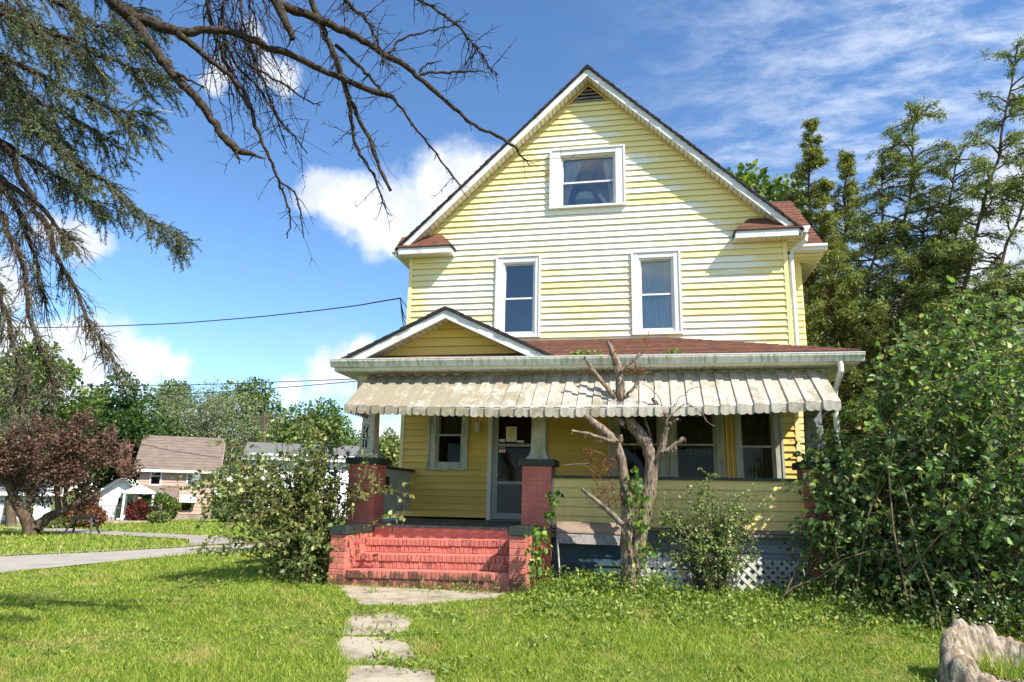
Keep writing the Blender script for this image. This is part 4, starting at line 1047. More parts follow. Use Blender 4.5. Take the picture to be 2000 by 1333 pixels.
def far_tree(name, label, base, height, crown_r, crown_z, seed, lmat, bark, n=7000, lsize=0.32, clumps=34, trunk_r=0.22, squash=0.85, cat='tree', shape='dia', group=None, gap=0.55, lean=0):
    """broadleaf tree: tapered trunk, limbs to leaf clumps, clumps of small leaf faces"""
    rng = np.random.default_rng(seed); base = np.array(base, float)
    root = empty(name, tuple(base), label, cat, group)
    C = []
    cz = base[2]+crown_z; top = base[2]+height
    while len(C) < clumps:
        v = rng.uniform(-1, 1, 3)
        if np.linalg.norm(v) > 1 or np.linalg.norm(v) < 0.35: continue
        rr_ = crown_r*(1.0 if v[2] < 0.2 else 1.0-0.25*(v[2]-0.2))
        C.append((base + np.array([v[0]*rr_, v[1]*rr_, crown_z + v[2]*(height-crown_z)*squash]), crown_r*rng.uniform(0.20, 0.36)))
    polys = []; rads = []
    tk = arc(base-np.array([0,0,0.1]), base+np.array([lean+rng.normal()*0.1*crown_r, rng.normal()*0.1*crown_r, crown_z*1.05]), rng.normal(size=3)*0.05*height, 9, rng, 0.01*height)
    polys.append(tk); rads.append(np.linspace(trunk_r, trunk_r*0.4, 9))
    for c, r in C:
        k = rng.integers(3, 9); o = tk[k]
        polys.append(arc(o, c, (0, 0, -0.05*np.linalg.norm(c-o)), 6, rng, 0.02*crown_r)); rads.append(np.linspace(trunk_r*0.28, trunk_r*0.05, 6))
    tubes('trunk', polys, rads, bark, root, 6)
    P, d = ell_points(rng, C, n, gap)
    P[:,2] -= 0.12*np.abs(rng.normal(size=n))*crown_r*0.2
    leaves('crown', P, unit(d*0.7+rng.normal(size=(n,3))*0.8+np.array([0,0,-0.3])), lsize*rng.uniform(0.5, 1.3, n), lmat, root, rng, shape, 0.7)
    return root

LM = {}
LM['bush_r'] = leaf_mat('leaf_mulberry', (0.061, 0.113, 0.045), (0.224, 0.365, 0.113), (0.542, 0.542, 0.211), 0.38, 0.42)
LM['bush_l'] = leaf_mat('leaf_shrub_olive', (0.079, 0.113, 0.034), (0.245, 0.298, 0.094), (0.600, 0.600, 0.237), 0.35, 0.5)
LM['shrub_m'] = leaf_mat('leaf_shrub_small', (0.121, 0.203, 0.065), (0.412, 0.562, 0.181), (0.600, 0.600, 0.313), 0.35, 0.5)
LM['vine'] = leaf_mat('leaf_vine', (0.065, 0.130, 0.026), (0.195, 0.338, 0.052), (0.416, 0.546, 0.104), 0.4, 0.45)
LM['conifer'] = leaf_mat('needle_yew', (0.060, 0.092, 0.028), (0.255, 0.315, 0.085), (0.46, 0.46, 0.14), 0.28, 0.55)
LM['arbor'] = leaf_mat('needle_arborvitae', (0.075, 0.100, 0.028), (0.300, 0.325, 0.080), (0.48, 0.45, 0.14), 0.28, 0.55)
LM['spruce'] = leaf_mat('needle_spruce', (0.038, 0.056, 0.034), (0.165, 0.205, 0.115), (0.42, 0.42, 0.16), 0.15, 0.55)
LM['dark'] = leaf_mat('leaf_dark_maple', (0.021, 0.051, 0.015), (0.083, 0.150, 0.030), (0.150, 0.240, 0.045), 0.3, 0.5)
LM['mid'] = leaf_mat('leaf_mid', (0.046, 0.087, 0.022), (0.163, 0.232, 0.050), (0.310, 0.372, 0.078), 0.35, 0.5)
LM['silver'] = leaf_mat('leaf_silver', (0.105, 0.140, 0.077), (0.280, 0.315, 0.182), (0.420, 0.448, 0.266), 0.3, 0.5)
LM['plum'] = leaf_mat('leaf_plum', (0.055, 0.034, 0.028), (0.205, 0.120, 0.085), (0.30, 0.14, 0.11), 0.3, 0.5)
LM['red'] = leaf_mat('leaf_red', (0.07, 0.018, 0.015), (0.22, 0.05, 0.04), None, 0.3, 0.5)
LM['rust'] = leaf_mat('dead_needles', (0.092, 0.028, 0.013), (0.241, 0.083, 0.032), (0.300, 0.138, 0.057), 0.2, 0.7)
LM['grass'] = None
BK = {}
BK['brown'] = bark_mat('bark_brown', (0.055, 0.036, 0.024), (0.15, 0.11, 0.075), None, 14)
BK['grey'] = bark_mat('bark_grey', (0.075, 0.060, 0.048), (0.23, 0.19, 0.15), None, 18)
BK['twig'] = bark_mat('twig', (0.10, 0.075, 0.04), (0.20, 0.16, 0.09), None, 20, (1,1,1), 0.2)
BK['dead'] = bark_mat('peeling_bark', (0.070, 0.048, 0.035), (0.33, 0.265, 0.20), (0.22, 0.13, 0.085), 30, (1,1,0.3), 1.0)
BK['spruce'] = bark_mat('spruce_bark', (0.018, 0.013, 0.010), (0.085, 0.062, 0.045), None, 40, (1,1,1), 0.9)

# ------------------------------------------------------------------ lawn grass
def grass_mat():
    m, t, b, o = mat_new('grass_blades')
    geo = nd(t, 'ShaderNodeNewGeometry')
    rp = nd(t, 'ShaderNodeValToRGB'); e = rp.color_ramp.elements; e[0].color = rgb((0.10, 0.165, 0.015)); e[1].color = rgb((0.42, 0.51, 0.07))
    e[0].position = 0.0; e[1].position = 0.9; x = e.new(0.97); x.color = rgb((0.55, 0.48, 0.19))
    t.links.new(geo.outputs['Random Per Island'], rp.inputs[0])
    n1 = noise_n(t, wpos(t), 0.9, 5, 0.62); n2 = noise_n(t, wpos(t), 3.6, 4, 0.6)
    c = mixc(t, mth(t, 'MULTIPLY', sstep(t, mth(t, 'ADD', mth(t, 'MULTIPLY', n1, 0.7), mth(t, 'MULTIPLY', n2, 0.3)), 0.52, 0.66), 0.70), rp.outputs[0], (0.48, 0.41, 0.15))
    c = mixc(t, mth(t, 'MULTIPLY', sstep(t, n2, 0.50, 0.30), 0.6), c, (0.12, 0.24, 0.018))
    t.links.new(c, b.inputs['Base Color']); b.inputs['Roughness'].default_value = 0.55; b.inputs['Specular IOR Level'].default_value = 0.25
    tl = nd(t, 'ShaderNodeBsdfTranslucent'); t.links.new(mixc(t, 1.0, c, (1.2, 1.25, 0.6), 'MULTIPLY'), tl.inputs[0])
    mx = nd(t, 'ShaderNodeMixShader'); mx.inputs[0].default_value = 0.38
    t.links.new(b.outputs[0], mx.inputs[1]); t.links.new(tl.outputs[0], mx.inputs[2]); t.links.new(mx.outputs[0], o.inputs[0]); return m
LM['grass'] = grass_mat()
def grass_tri(name, N, r0, r1, h0, h1, wk, seed, a0=-62, a1=38, lab=None):
    rng = np.random.default_rng(seed)
    r = np.exp(rng.uniform(math.log(r0), math.log(r1), N)); a = R(90)+YAW - np.radians(rng.uniform(a0, a1, N))
    X = CAM[0]+r*np.cos(a); Y = CAM[1]+r*np.sin(a); P = np.stack([X, Y], 1)
    ok = np.ones(N, bool)
    for s_ in SLABS:          # grass creeps raggedly over the slab edges
        c_ = np.mean(np.array(s_), 0); jx = 0.04*np.sin(X*9+3*np.sin(Y*5))+0.03*np.sin(Y*17+X*4)+rng.normal(size=N)*0.02
        q_ = [(c_[0]+(a_[0]-c_[0])*0.96, c_[1]+(a_[1]-c_[1])*0.96) for a_ in s_]
        ok &= ~inside_poly(np.stack([X+jx, Y+0.6*jx], 1), q_) | (rng.random(N) < 0.012)
    ok &= ~((X > -0.1) & (X < 7.2) & (Y > -2.0) & (Y < 9.5)); ok &= ~((X > 0.15) & (X < 2.85) & (Y > -3.0) & (Y < 0))
    ok &= ~inside_poly(P, RN+RF[::-1])
    ok &= ~inside_poly(P, [(-7.0,4.4),(-9.3,7.6),(-15.2,11.4),(-26,17),(-25,18.6),(-14.2,12.6),(-8.4,8.6),(-6.2,5.6)])
    P = P[ok]; r = r[ok]; n = len(P)
    h = rng.uniform(h0, h1, n)*(0.55+0.9*rng.random(n)**2)*(1.05+0.45*np.sin(P[:,0]*2.1+1.7*np.sin(P[:,1]*1.3))*np.sin(P[:,1]*2.7+P[:,0]*0.8))
    nearwall = np.clip((P[:,1]+4.3)/1.6, 0, 1)*(P[:,0] > 2.7)*(P[:,0] < 12); h *= 1+1.3*nearwall
    b = np.c_[P, g(P[:,0], P[:,1])-0.004]
    th = rng.uniform(0, 2*math.pi, n); sd = np.c_[np.cos(th), np.sin(th), np.zeros(n)]*(wk*np.maximum(r/4.5, 0.8)*rng.uniform(0.6, 1.3, n))[:,None]
    tip = b + np.c_[rng.normal(size=(n,2))*0.6*h[:,None], h]
    V = np.stack([b-sd, b+sd, tip], 1).reshape(-1,3); F = np.arange(3*n).reshape(-1,3)
    return tag(np_mesh(name, V, F, LM['grass']), lab, 'grass', kind='stuff')
grass_tri('lawn_grass', 760000, 2.9, 16, 0.022, 0.048, 0.0032, 1, lab='short sunlit grass of the front lawn around the path')
grass_tri('far_grass', 90000, 15, 60, 0.05, 0.10, 0.004, 2, -60, -2, lab='short grass beyond the side street')
# ------------------------------------------------------------------ big leafy bush right of the porch
def S(px, py, d, r): return (atd(px, py, d), r)
EB = [S(1690,870,10.0,.62), S(1645,985,9.7,.60), S(1770,960,9.5,.95), S(1860,760,10.0,.85), S(1800,830,9.8,.75), S(1925,900,9.4,1.0), S(1960,1040,8.9,.85), S(2080,820,9.6,1.2),
      S(1680,1090,9.5,.55), S(1800,1090,9.1,.65), S(2070,1050,8.9,1.0), S(1880,650,10.2,.45), S(1610,930,9.9,.40), S(1600,1000,9.5,.36), S(1620,1080,9.3,.42), S(1600,890,9.8,.26), S(1635,1140,9.2,.36), S(1960,700,10.2,.8)]
ex = [atd(px, py, d) for px, py, d in ((1862,575,10.2),(1880,590,10.2),(1840,610,10.1),(1772,640,10.0),(1760,660,9.9),(1745,735,9.8),(1595,850,9.7),(1600,880,9.7),(1575,1000,9.3),(1580,1040,9.2),(1700,790,9.9),(1920,640,10.2),(1985,650,10.2),(1570,935,9.5),(1610,1075,9.0),(1840,590,10.1),(1890,610,10.1))]
cb_ = atd(1800, 1080, 9.9); 
shrub('leafy_bush', 'tall dark green leafy bush crowding the porch end opposite the brick steps', 'bush', (cb_[0]+0.2, cb_[1]+0.2, gz(cb_[0], cb_[1])), EB, 31, LM['bush_r'], BK['twig'], shoots=360, twigs=7, tw_len=0.36, sp=0.046, lsize=0.074, shape='broad', extra=ex, spread=0.65, stem_r=0.012, droop=0.35, upb=0.9)
# ------------------------------------------------------------------ straggly shrub left of the steps
EL_ = [S(625,905,10.5,.46), S(550,945,10.3,.58), S(455,930,10.0,.40), S(585,1040,10.1,.46), S(670,965,10.2,.26), S(500,1020,9.9,.34), S(410,945,9.9,.24), S(580,865,10.5,.40), S(600,1090,9.9,.36), S(430,1010,9.8,.22)]
ex = [atd(px, py, d) for px, py, d in ((805,968,9.4),(790,985,9.4),(770,1000,9.5),(742,880,9.6),(735,905,9.5),(390,1085,9.5),(410,1070,9.5),(405,1050,9.5),(545,825,10.4),(590,828,10.5),(378,925,9.8),(372,965,9.8),(640,835,10.5),(470,880,10.1),(450,900,10.0),(750,960,9.5),(430,1085,9.5),(640,870,9.9),(440,870,10))]
b_ = gp(598, 1125)
shrub('straggly_shrub', 'straggly pale green shrub sprawling between the brick steps and the side street', 'shrub', (b_[0]-0.05, b_[1]+0.25, gz(b_[0], b_[1])), EL_, 12, LM['bush_l'], BK['twig'], shoots=195, twigs=5, tw_len=0.26, sp=0.042, lsize=0.058, shape='broad', extra=ex, spread=0.22, stem_r=0.010, droop=0.3)
# ------------------------------------------------------------------ small shrub in front of the knee wall
EM = [S(1395,1020,9.35,.34), S(1335,1060,9.2,.27), S(1445,1055,9.3,.30), S(1380,975,9.35,.22), S(1440,1000,9.3,.24), S(1400,1085,9.1,.32), S(1310,1010,9.2,.16)]
ex = [atd(px, py, d) for px, py, d in ((1380,930,9.3),(1386,935,9.3),(1470,962,9.2),(1476,970,9.2),(1295,965,9.1),(1315,970,9.1),(1350,950,9.2),(1300,985,9.1))]
b_ = aty(1385, 1120, -2.72)
shrub('small_leaved_shrub', 'small leaved light green shrub in front of the yellow knee wall above the lattice', 'shrub', (b_[0], b_[1], 0.0), EM, 44, LM['shrub_m'], BK['brown'], shoots=150, twigs=5, tw_len=0.17, sp=0.026, lsize=0.036, shape='oval', extra=ex, spread=0.10, stem_r=0.010, droop=0.2)
# ------------------------------------------------------------------ pruned dead tree in front of the porch
def trace(pix, dist, dz=0.0, sub=3, rng=None, jit=0.0, wob=0.0):
    """picture polyline with a distance for each vertex, resampled"""
    n = len(pix); ds = np.interp(np.linspace(0,1,n), np.linspace(0,1,len(np.atleast_1d(dist))), np.atleast_1d(dist)) if np.ndim(dist) else np.full(n, dist)
    P = np.array([atd(x, y, d) for (x, y), d in zip(pix, ds)])
    t = np.linspace(0, n-1, (n-1)*sub+1); Q = np.stack([np.interp(t, np.arange(n), P[:,j]) for j in range(3)], 1)
    # round the corners
    for _ in range(2): Q[1:-1] = 0.25*Q[:-2]+0.5*Q[1:-1]+0.25*Q[2:]
    if jit and rng is not None: Q[1:-1] += rng.normal(size=(len(Q)-2,3))*jit
    return Q
def wr(pxw, d): return np.array(pxw)*d/1366.8/2
rngd = np.random.default_rng(5)
dt = 9.15
tb = aty(1232, 1140, -2.9)
dead = empty('pruned_dead_tree', (tb[0], tb[1], 0.0), 'pruned bare dead tree with peeling reddish bark in front of the porch', 'tree')
def limb(pix, widths, dist, name='limb', n=9, sub=4, jit=0.004, mat=None, parent=None):
    Q = trace(pix, dist, 0, sub, rngd, jit); dm = np.mean(np.atleast_1d(dist))
    w_ = np.interp(np.linspace(0,1,len(Q)), np.linspace(0,1,len(widths)), widths)*dm/1366.8/2
    w_ = w_*(1+rngd.normal(size=len(w_))*0.05)*0.70
    tubes(name, [Q], [w_], mat or BK['dead'], parent or dead, n)
    return Q
limb([(1228,1150),(1225,1090),(1223,1040),(1226,1000),(1222,950),(1215,905),(1205,872),(1188,848),(1165,830),(1142,811)], [38,36,32,30,28,27,27,25,21,16], [9.15,9.1,9.0], 'trunk', 12)
limb([(1232,1150),(1242,1090),(1255,1030),(1263,985),(1270,940),(1274,900),(1264,868),(1246,845),(1226,815),(1213,780),(1210,740),(1206,712),(1196,688),(1187,665)], [36,35,34,36,39,38,36,33,29,28,25,22,16,11], [9.15,9.25,9.3], 'trunk', 12)
limb([(1207,866),(1180,858),(1152,848),(1117,842)], [13,10,9,7], 9.0)
limb([(1220,815),(1196,772),(1172,742),(1150,712),(1143,697)], [14,13,12,10,9], 9.25)
limb([(1218,830),(1200,810),(1184,788)], [16,14,13], 9.2)
limb([(1272,925),(1284,900),(1293,872),(1300,845),(1303,828),(1297,815),(1287,795),(1275,778)], [24,22,20,18,17,15,14,10], [9.2,9.1])
limb([(1294,884),(1312,875),(1326,864),(1337,855)], [14,12,12,11], 9.1)
limb([(1276,890),(1270,850),(1262,825),(1257,806)], [9,8,7,7], 9.3)
limb([(1302,830),(1313,823),(1324,818)], [10,7,6], 9.1)
limb([(1216,1025),(1185,995),(1160,975),(1136,955)], [16,13,11,9], 8.9, mat=BK['grey'])
limb([(1212,862),(1214,855),(1211,850)], [12,11,9], 8.95)
limb([(1212,725),(1232,708),(1250,690)], [10,8,5], 9.2); limb([(1224,772),(1240,755),(1246,745)], [9,8,7], 9.2)
for pix in ([(1240,703),(1258,690),(1264,660),(1271,640)], [(1302,822),(1310,800),(1330,775),(1352,758),(1372,757)], [(1300,815),(1290,780),(1272,760),(1250,745)], [(1280,770),(1275,745),(1280,732),(1287,728)], [(1300,826),(1335,785),(1365,800),(1378,822)], [(1150,905),(1120,907),(1095,912)], [(1200,965),(1175,935),(1150,912),(1120,905)], [(1218,905),(1190,895),(1160,880),(1140,872)], [(1258,1010),(1240,990),(1225,985)], [(1370,800),(1380,825),(1396,833)]):
    limb(pix, [4,3,2.2,1.5], 9.05, 'twig', 4, 4, 0.006)
nl = []; ndv = []
for (cx, cy, r, m) in ((1155,890,.05,150),(1150,882,.04,90),(1160,925,.05,130),(1178,905,.06,150),(1195,915,.04,90),(1175,955,.06,170),(1165,965,.06,150),(1185,980,.06,160),(1205,975,.05,120),(1195,950,.05,110),(1196,905,.05,90),(1245,720,.05,140),(1252,728,.04,90),(1225,722,.03,60),(1262,668,.04,40),(1300,808,.03,60),(1143,725,.03,40)):
    m = int(m*0.65); P = atd(cx, cy, 9.0)+rngd.normal(size=(m,3))*r; nl.append(P); ndv.append(rngd.normal(size=(m,3))*0.7+np.array([0.1,0,-0.9]))
leaves('dead_needles', np.concatenate(nl), np.concatenate(ndv), rngd.uniform(0.02, 0.055, sum(len(q) for q in nl)), LM['rust'], dead, rngd, 'spray', 0.3, 0.8)
# bark flakes standing off the limbs
fl_p = []; 
for ch in [o for o in dead.children if o.name.startswith(('trunk','limb'))]:
    me = ch.data; nv = len(me.vertices); co = np.zeros(nv*3, np.float32); me.vertices.foreach_get('co', co); co = co.reshape(-1,3)+np.array(wloc(dead))
    pick = rngd.choice(nv, min(nv, 90 if nv > 300 else 25), replace=False); fl_p.append(co[pick])
fl_p = np.concatenate(fl_p)
_bf = leaves('bark_flakes', fl_p, rngd.normal(size=(len(fl_p),3))*0.3+np.array([0,0,-1]), rngd.uniform(0.02, 0.07, len(fl_p)), BK['dead'], dead, rngd, 'spray', 0.0, 0.8); tag(_bf, kind='stuff')

# ------------------------------------------------------------------ climbing vines and weeds
def vine(name, label, pix, dists, seed, lsize=0.07, m=60, spread=0.06, mat='vine', cat='vine', shape='broad'):
    rng = np.random.default_rng(seed)
    Q = trace(pix, dists, 0, 5, rng, 0.01); b = Q[0]
    root = empty(name, (b[0], b[1], gz(b[0], b[1])), label, cat)
    Q = np.concatenate([[[b[0], b[1], gz(b[0], b[1])-0.02]], Q]) if b[2] > gz(b[0], b[1])+0.05 else Q
    tubes('stem', [Q], [np.linspace(0.008, 0.003, len(Q))], BK['twig'], root, 4)
    k = rng.integers(1, len(Q), m); P = Q[k]+rng.normal(size=(m,3))*spread
    leaves('foliage', P, rng.normal(size=(m,3))*0.5+np.array([0,-0.4,-0.7]), lsize*rng.uniform(0.6, 1.2, m), LM[mat], root, rng, shape, 0.2)
    return root
vine('climbing_vine', 'green vine climbing the corner of the middle brick pier beside the knee wall', [(1060,1110),(1062,1050),(1072,1015),(1078,985),(1082,962)], [9.35,9.45,9.5], 3, 0.085, 60, 0.045)
vine('trunk_vine', 'bright green vine winding up between the two trunks of the dead tree', [(1250,1110),(1252,1040),(1248,990),(1240,955),(1235,930)], [8.95,8.95], 4, 0.08, 120, 0.07)
vine('cheek_vine', 'green leafy vine draped over the cheek wall between the steps and the old planks', [(1040,1125),(1048,1090),(1052,1060),(1050,1036)], [8.75,8.9], 6, 0.075, 90, 0.055)
vine('knee_wall_vine', 'dark vine trailing along the knee wall behind the dead tree', [(1275,1110),(1285,1040),(1290,1010),(1310,1005)], [9.4,9.5], 9, 0.075, 55, 0.06, 'bush_r')
# ground weeds as one mass
def weed_mass(name, label, areas, seed, lmat, lsize, hgt, shape='oval', cat='weeds', upb=0.6):
    rng = np.random.default_rng(seed); P = []; Dv = []
    for (x0, x1, y0, y1, n, hk) in areas:
        c = np.c_[rng.uniform(x0, x1, n), rng.uniform(y0, y1, n)]
        nc = max(6, n//28); cc = np.c_[rng.uniform(x0, x1, nc), rng.uniform(y0, y1, nc)]; hh = hgt*hk*rng.uniform(0.35, 1.0, nc)
        i = rng.integers(0, nc, n); xy = 0.35*0 + cc[i]+rng.normal(size=(n,2))*0.07
        z = g(xy[:,0], xy[:,1]) + hh[i]*rng.random(n)**0.8
        inside = (xy[:,1] > -2.05) & (xy[:,0] > -0.06) & (xy[:,0] < 6.8) | ((xy[:,0] > 0.17) & (xy[:,0] < 2.83) & (xy[:,1] > -3.02))
        xy = xy[~inside]; z = z[~inside]; P.append(np.c_[xy, z]); Dv.append(rng.normal(size=(len(xy),3))+np.array([0,0,0.5]))
    P = np.concatenate(P); Dv = np.concatenate(Dv)
    o = leaves(name, P, Dv, lsize*rng.uniform(0.5, 1.4, len(P)), lmat, None, rng, shape, upb)
    return tag(o, label, cat, kind='stuff')
LM['weed'] = leaf_mat('leaf_weed', (0.10, 0.17, 0.03), (0.30, 0.40, 0.08), (0.46, 0.46, 0.11), 0.4, 0.5)
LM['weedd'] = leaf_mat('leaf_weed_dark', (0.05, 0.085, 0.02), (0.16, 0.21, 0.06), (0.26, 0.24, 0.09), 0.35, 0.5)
weed_mass('weed_bed', 'tangled bright weeds along the foot of the porch', [(3.4,4.5,-3.2,-2.7,1500,1.15),(2.9,6.3,-3.2,-2.3,3600,0.62),(4.3,6.2,-3.1,-2.75,900,0.5),(3.0,3.9,-3.2,-2.6,900,1.0),(2.85,6.6,-3.9,-3.1,4200,0.42),(3.0,6.9,-4.5,-3.7,3600,0.28),(5.6,7.4,-3.6,-2.4,1800,0.9)], 15, LM['weed'], 0.042, 0.34, 'oval')
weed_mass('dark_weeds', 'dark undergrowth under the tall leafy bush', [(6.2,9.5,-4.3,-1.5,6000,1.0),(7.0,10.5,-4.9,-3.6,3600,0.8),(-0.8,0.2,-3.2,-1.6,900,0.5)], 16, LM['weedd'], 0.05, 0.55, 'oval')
weed_mass('lawn_weeds', 'broad leaved weeds scattered over the lawn', [(2.6,7.0,-6.9,-4.2,1500,0.12),(-2.5,1.3,-7.2,-3.6,900,0.10),(1.4,2.4,-4.85,-4.2,420,0.2),(1.5,2.6,-5.68,-5.4,260,0.18),(2.1,3.1,-6.56,-6.2,320,0.2),(0.2,2.5,-3.12,-2.98,260,0.35),(-3,1.2,-6.5,-3.5,260,0.1)], 17, LM['weed'], 0.055, 0.3, 'spray')
rngf = np.random.default_rng(90); n = 150
fx = np.r_[rngf.uniform(7.0, 9.2, n)]; fy = np.r_[rngf.uniform(-4.9, -3.9, n)]
tag(leaves('white_flowers', np.c_[fx, fy, g(fx, fy)+rngf.uniform(0.12, 0.42, n)], rngf.normal(size=(n,3)), np.full(n, 0.022), pm('petal_white', (0.75, 0.75, 0.70), 0.7, bstr=0), None, rngf, 'broad', 1.0, 1.2), 'tiny white wildflowers under the tall leafy bush', 'flowers', kind='stuff')
# dry stalks by the right end of the steps
dw = []
for i in range(26):
    b = np.array([rngf.uniform(2.15, 3.0), rngf.uniform(-3.25, -3.05), 0.0]); dw.append(arc(b, b+np.array([rngf.normal()*0.15, rngf.normal()*0.1, rngf.uniform(0.15, 0.5)]), rngf.normal(size=3)*0.03, 5, rngf))
ds_ = tubes('dry_stalks', dw, [np.linspace(0.004, 0.002, 5)]*len(dw), BK['twig'], None, 4); tag(ds_, 'dry weed stalks standing by the vine covered end of the brick steps', 'weeds', kind='stuff')

# ------------------------------------------------------------------ lattice panels, old boards, stake, stump
def lattice(name, label, O, U, V, wid, hei, step, sw_, mat, arch=False):
    O = Vector(O); U = Vector(U).normalized(); Vv = Vector(V).normalized(); Nn = U.cross(Vv).normalized()
    root = empty(name, tuple(O), label, 'lattice panel')
    def clip(c, s):      # line  v = s*(u-c)
        ts = []
        for u, v in ((0, s*(0-c)), (wid, s*(wid-c)), (c, 0), (c+hei/s, hei)):
            if -1e-6 <= u <= wid+1e-6 and -1e-6 <= v <= hei+1e-6: ts.append((u, v))
        ts = sorted(set((round(a,4), round(b,4)) for a, b in ts)); return (ts[0], ts[-1]) if len(ts) > 1 else None
    for s, off in ((1, 0.0), (-1, 0.009)):
        c = -hei if s > 0 else 0
        while c < wid+hei:
            q = clip(c, s)
            if q and math.hypot(q[0][0]-q[1][0], q[0][1]-q[1][1]) > 0.06:
                a = O+U*q[0][0]+Vv*q[0][1]+Nn*off; b = O+U*q[1][0]+Vv*q[1][1]+Nn*off
                MB().bar(a, b, sw_, 0.008, Nn).build('lattice_slat', mat, root)
            c += step
    return root
p0 = aty(1228, 1150, -2.62); p1 = aty(1462, 1172, -2.60)
lattice('loose_lattice_panel', 'pale broken lattice panel propped in front of the small shrub', (p0[0], -2.70, 0.02), (p1[0]-p0[0], 0.10, -0.01), (0.0, 0.22, 1.0), 1.62, 0.50, 0.135, 0.042, MAT['lattice'])
lattice('skirt_lattice_panel', 'grey lattice panel closing the crawl space below the porch end beside the tall leafy bush', (5.05, -2.03, 0.0), (1, 0, 0), (0, 0, 1), 1.25, 0.43, 0.115, 0.040, MAT['lattice'])
q0 = aty(1094, 1040, -2.35)
bd1 = MB().hexa([(3.10,-2.36,0.575),(4.00,-2.36,0.57),(4.00,-2.33,0.57),(3.10,-2.33,0.575)], [(3.10,-2.31,0.71),(4.00,-2.31,0.705),(4.00,-2.28,0.705),(3.10,-2.28,0.71)]).build('grey_plank', MAT['wood_grey'])
tag(bd1, 'weathered grey plank standing on edge beside the middle pier', 'plank')
bd2 = MB().hexa([(3.10,-2.325,0.713),(4.02,-2.325,0.708),(4.02,-2.295,0.708),(3.10,-2.295,0.713)], [(3.10,-2.27,0.85),(3.55,-2.27,0.845),(4.02,-2.24,0.85),(3.10,-2.24,0.85)]).build('brown_plank', MAT['wood_old'])
tag(bd2, 'brown splintered plank on top of the weathered grey plank', 'plank')
stk_ = MB().bar((3.17,-2.40,-0.02),(3.12,-2.37,0.62),0.022,0.014); stk_.bar((3.98,-2.40,-0.02),(3.98,-2.37,0.60),0.022,0.014)
tag(stk_.build('plank_stakes', MAT['lattice']), 'pale wooden stakes holding up the two old planks', 'stake')
bb = MB(); a = aty(1213, 1100, -2.6); bb.hexa([(a[0],-2.6,0.0),(a[0]+0.12,-2.62,0.0),(a[0]+0.12,-2.60,0.0),(a[0],-2.58,0.0)], [(a[0]-0.01,-2.56,0.35),(a[0]+0.11,-2.58,0.36),(a[0]+0.11,-2.56,0.36),(a[0]-0.01,-2.54,0.35)])
tag(bb.build('blue_board', pm('blue_paint', (0.04, 0.16, 0.24), 0.6, (0.10, 0.14, 0.15), 12, 0.5, 0.7)), 'short blue painted board upright beside the broken lattice panel', 'board')
# hollow stump
sp_ = gp(1950, 1350); rngs = np.random.default_rng(8); K, Lr = 140, 16
cx, cy = sp_[0]+0.10, sp_[1]+0.10; zb = gz(cx, cy)
prof = [(1.10,-0.08),(1.08,0.0),(1.0,0.10),(0.97,0.20),(0.93,0.27),(0.85,0.315),(0.76,0.32),(0.66,0.30),(0.58,0.22),(0.5,0.13),(0.35,0.08),(0.0,0.07)]
V = []; 
for i, (rr_, zz_) in enumerate(prof):
    for k in range(K):
        th = 2*math.pi*k/K; lob = 1+0.06*math.sin(2*th+0.6)+0.03*math.sin(5*th+2.1)+0.018*math.sin(13*th+0.5*i)+0.018*math.sin(23*th)+0.016*abs(math.sin(31*th+0.3*i))
        hz = 0.62+0.62*math.cos(th-2.1)+0.06*math.sin(9*th)+0.05*math.sin(17*th+1)+0.03*math.sin(41*th); hz = max(hz, 0.12)
        V.append((cx+0.36*rr_*lob*math.cos(th)*1.15, cy+0.30*rr_*lob*math.sin(th), zb+zz_*(hz if zz_ > 0.05 else 1)+rngs.normal()*0.004))
F = [(i*K+k, i*K+(k+1)%K, (i+1)*K+(k+1)%K, (i+1)*K+k) for i in range(len(prof)-1) for k in range(K)]
stump = empty('tree_stump', (cx, cy, zb), 'weathered grey hollow tree stump sitting in the lawn', 'stump')
np_mesh('stump_wood', V, np.array(F), bark_mat('stump_wood', (0.10, 0.075, 0.05), (0.44, 0.37, 0.28), (0.27, 0.20, 0.135), 26, (1,1,0.18), 1.0), stump, True)
n = 260; th = rngs.uniform(0, 6.28, n); rr_ = 0.22*np.sqrt(rngs.random(n)); P = np.c_[cx+rr_*np.cos(th), cy+rr_*np.sin(th)*0.8, np.full(n, zb+0.08)]
leaves('grass_tuft', P, rngs.normal(size=(n,3))*0.45+np.array([0,0,1]), rngs.uniform(0.08, 0.22, n), LM['grass'], stump, rngs, 'needle', 0.0, 0.7)

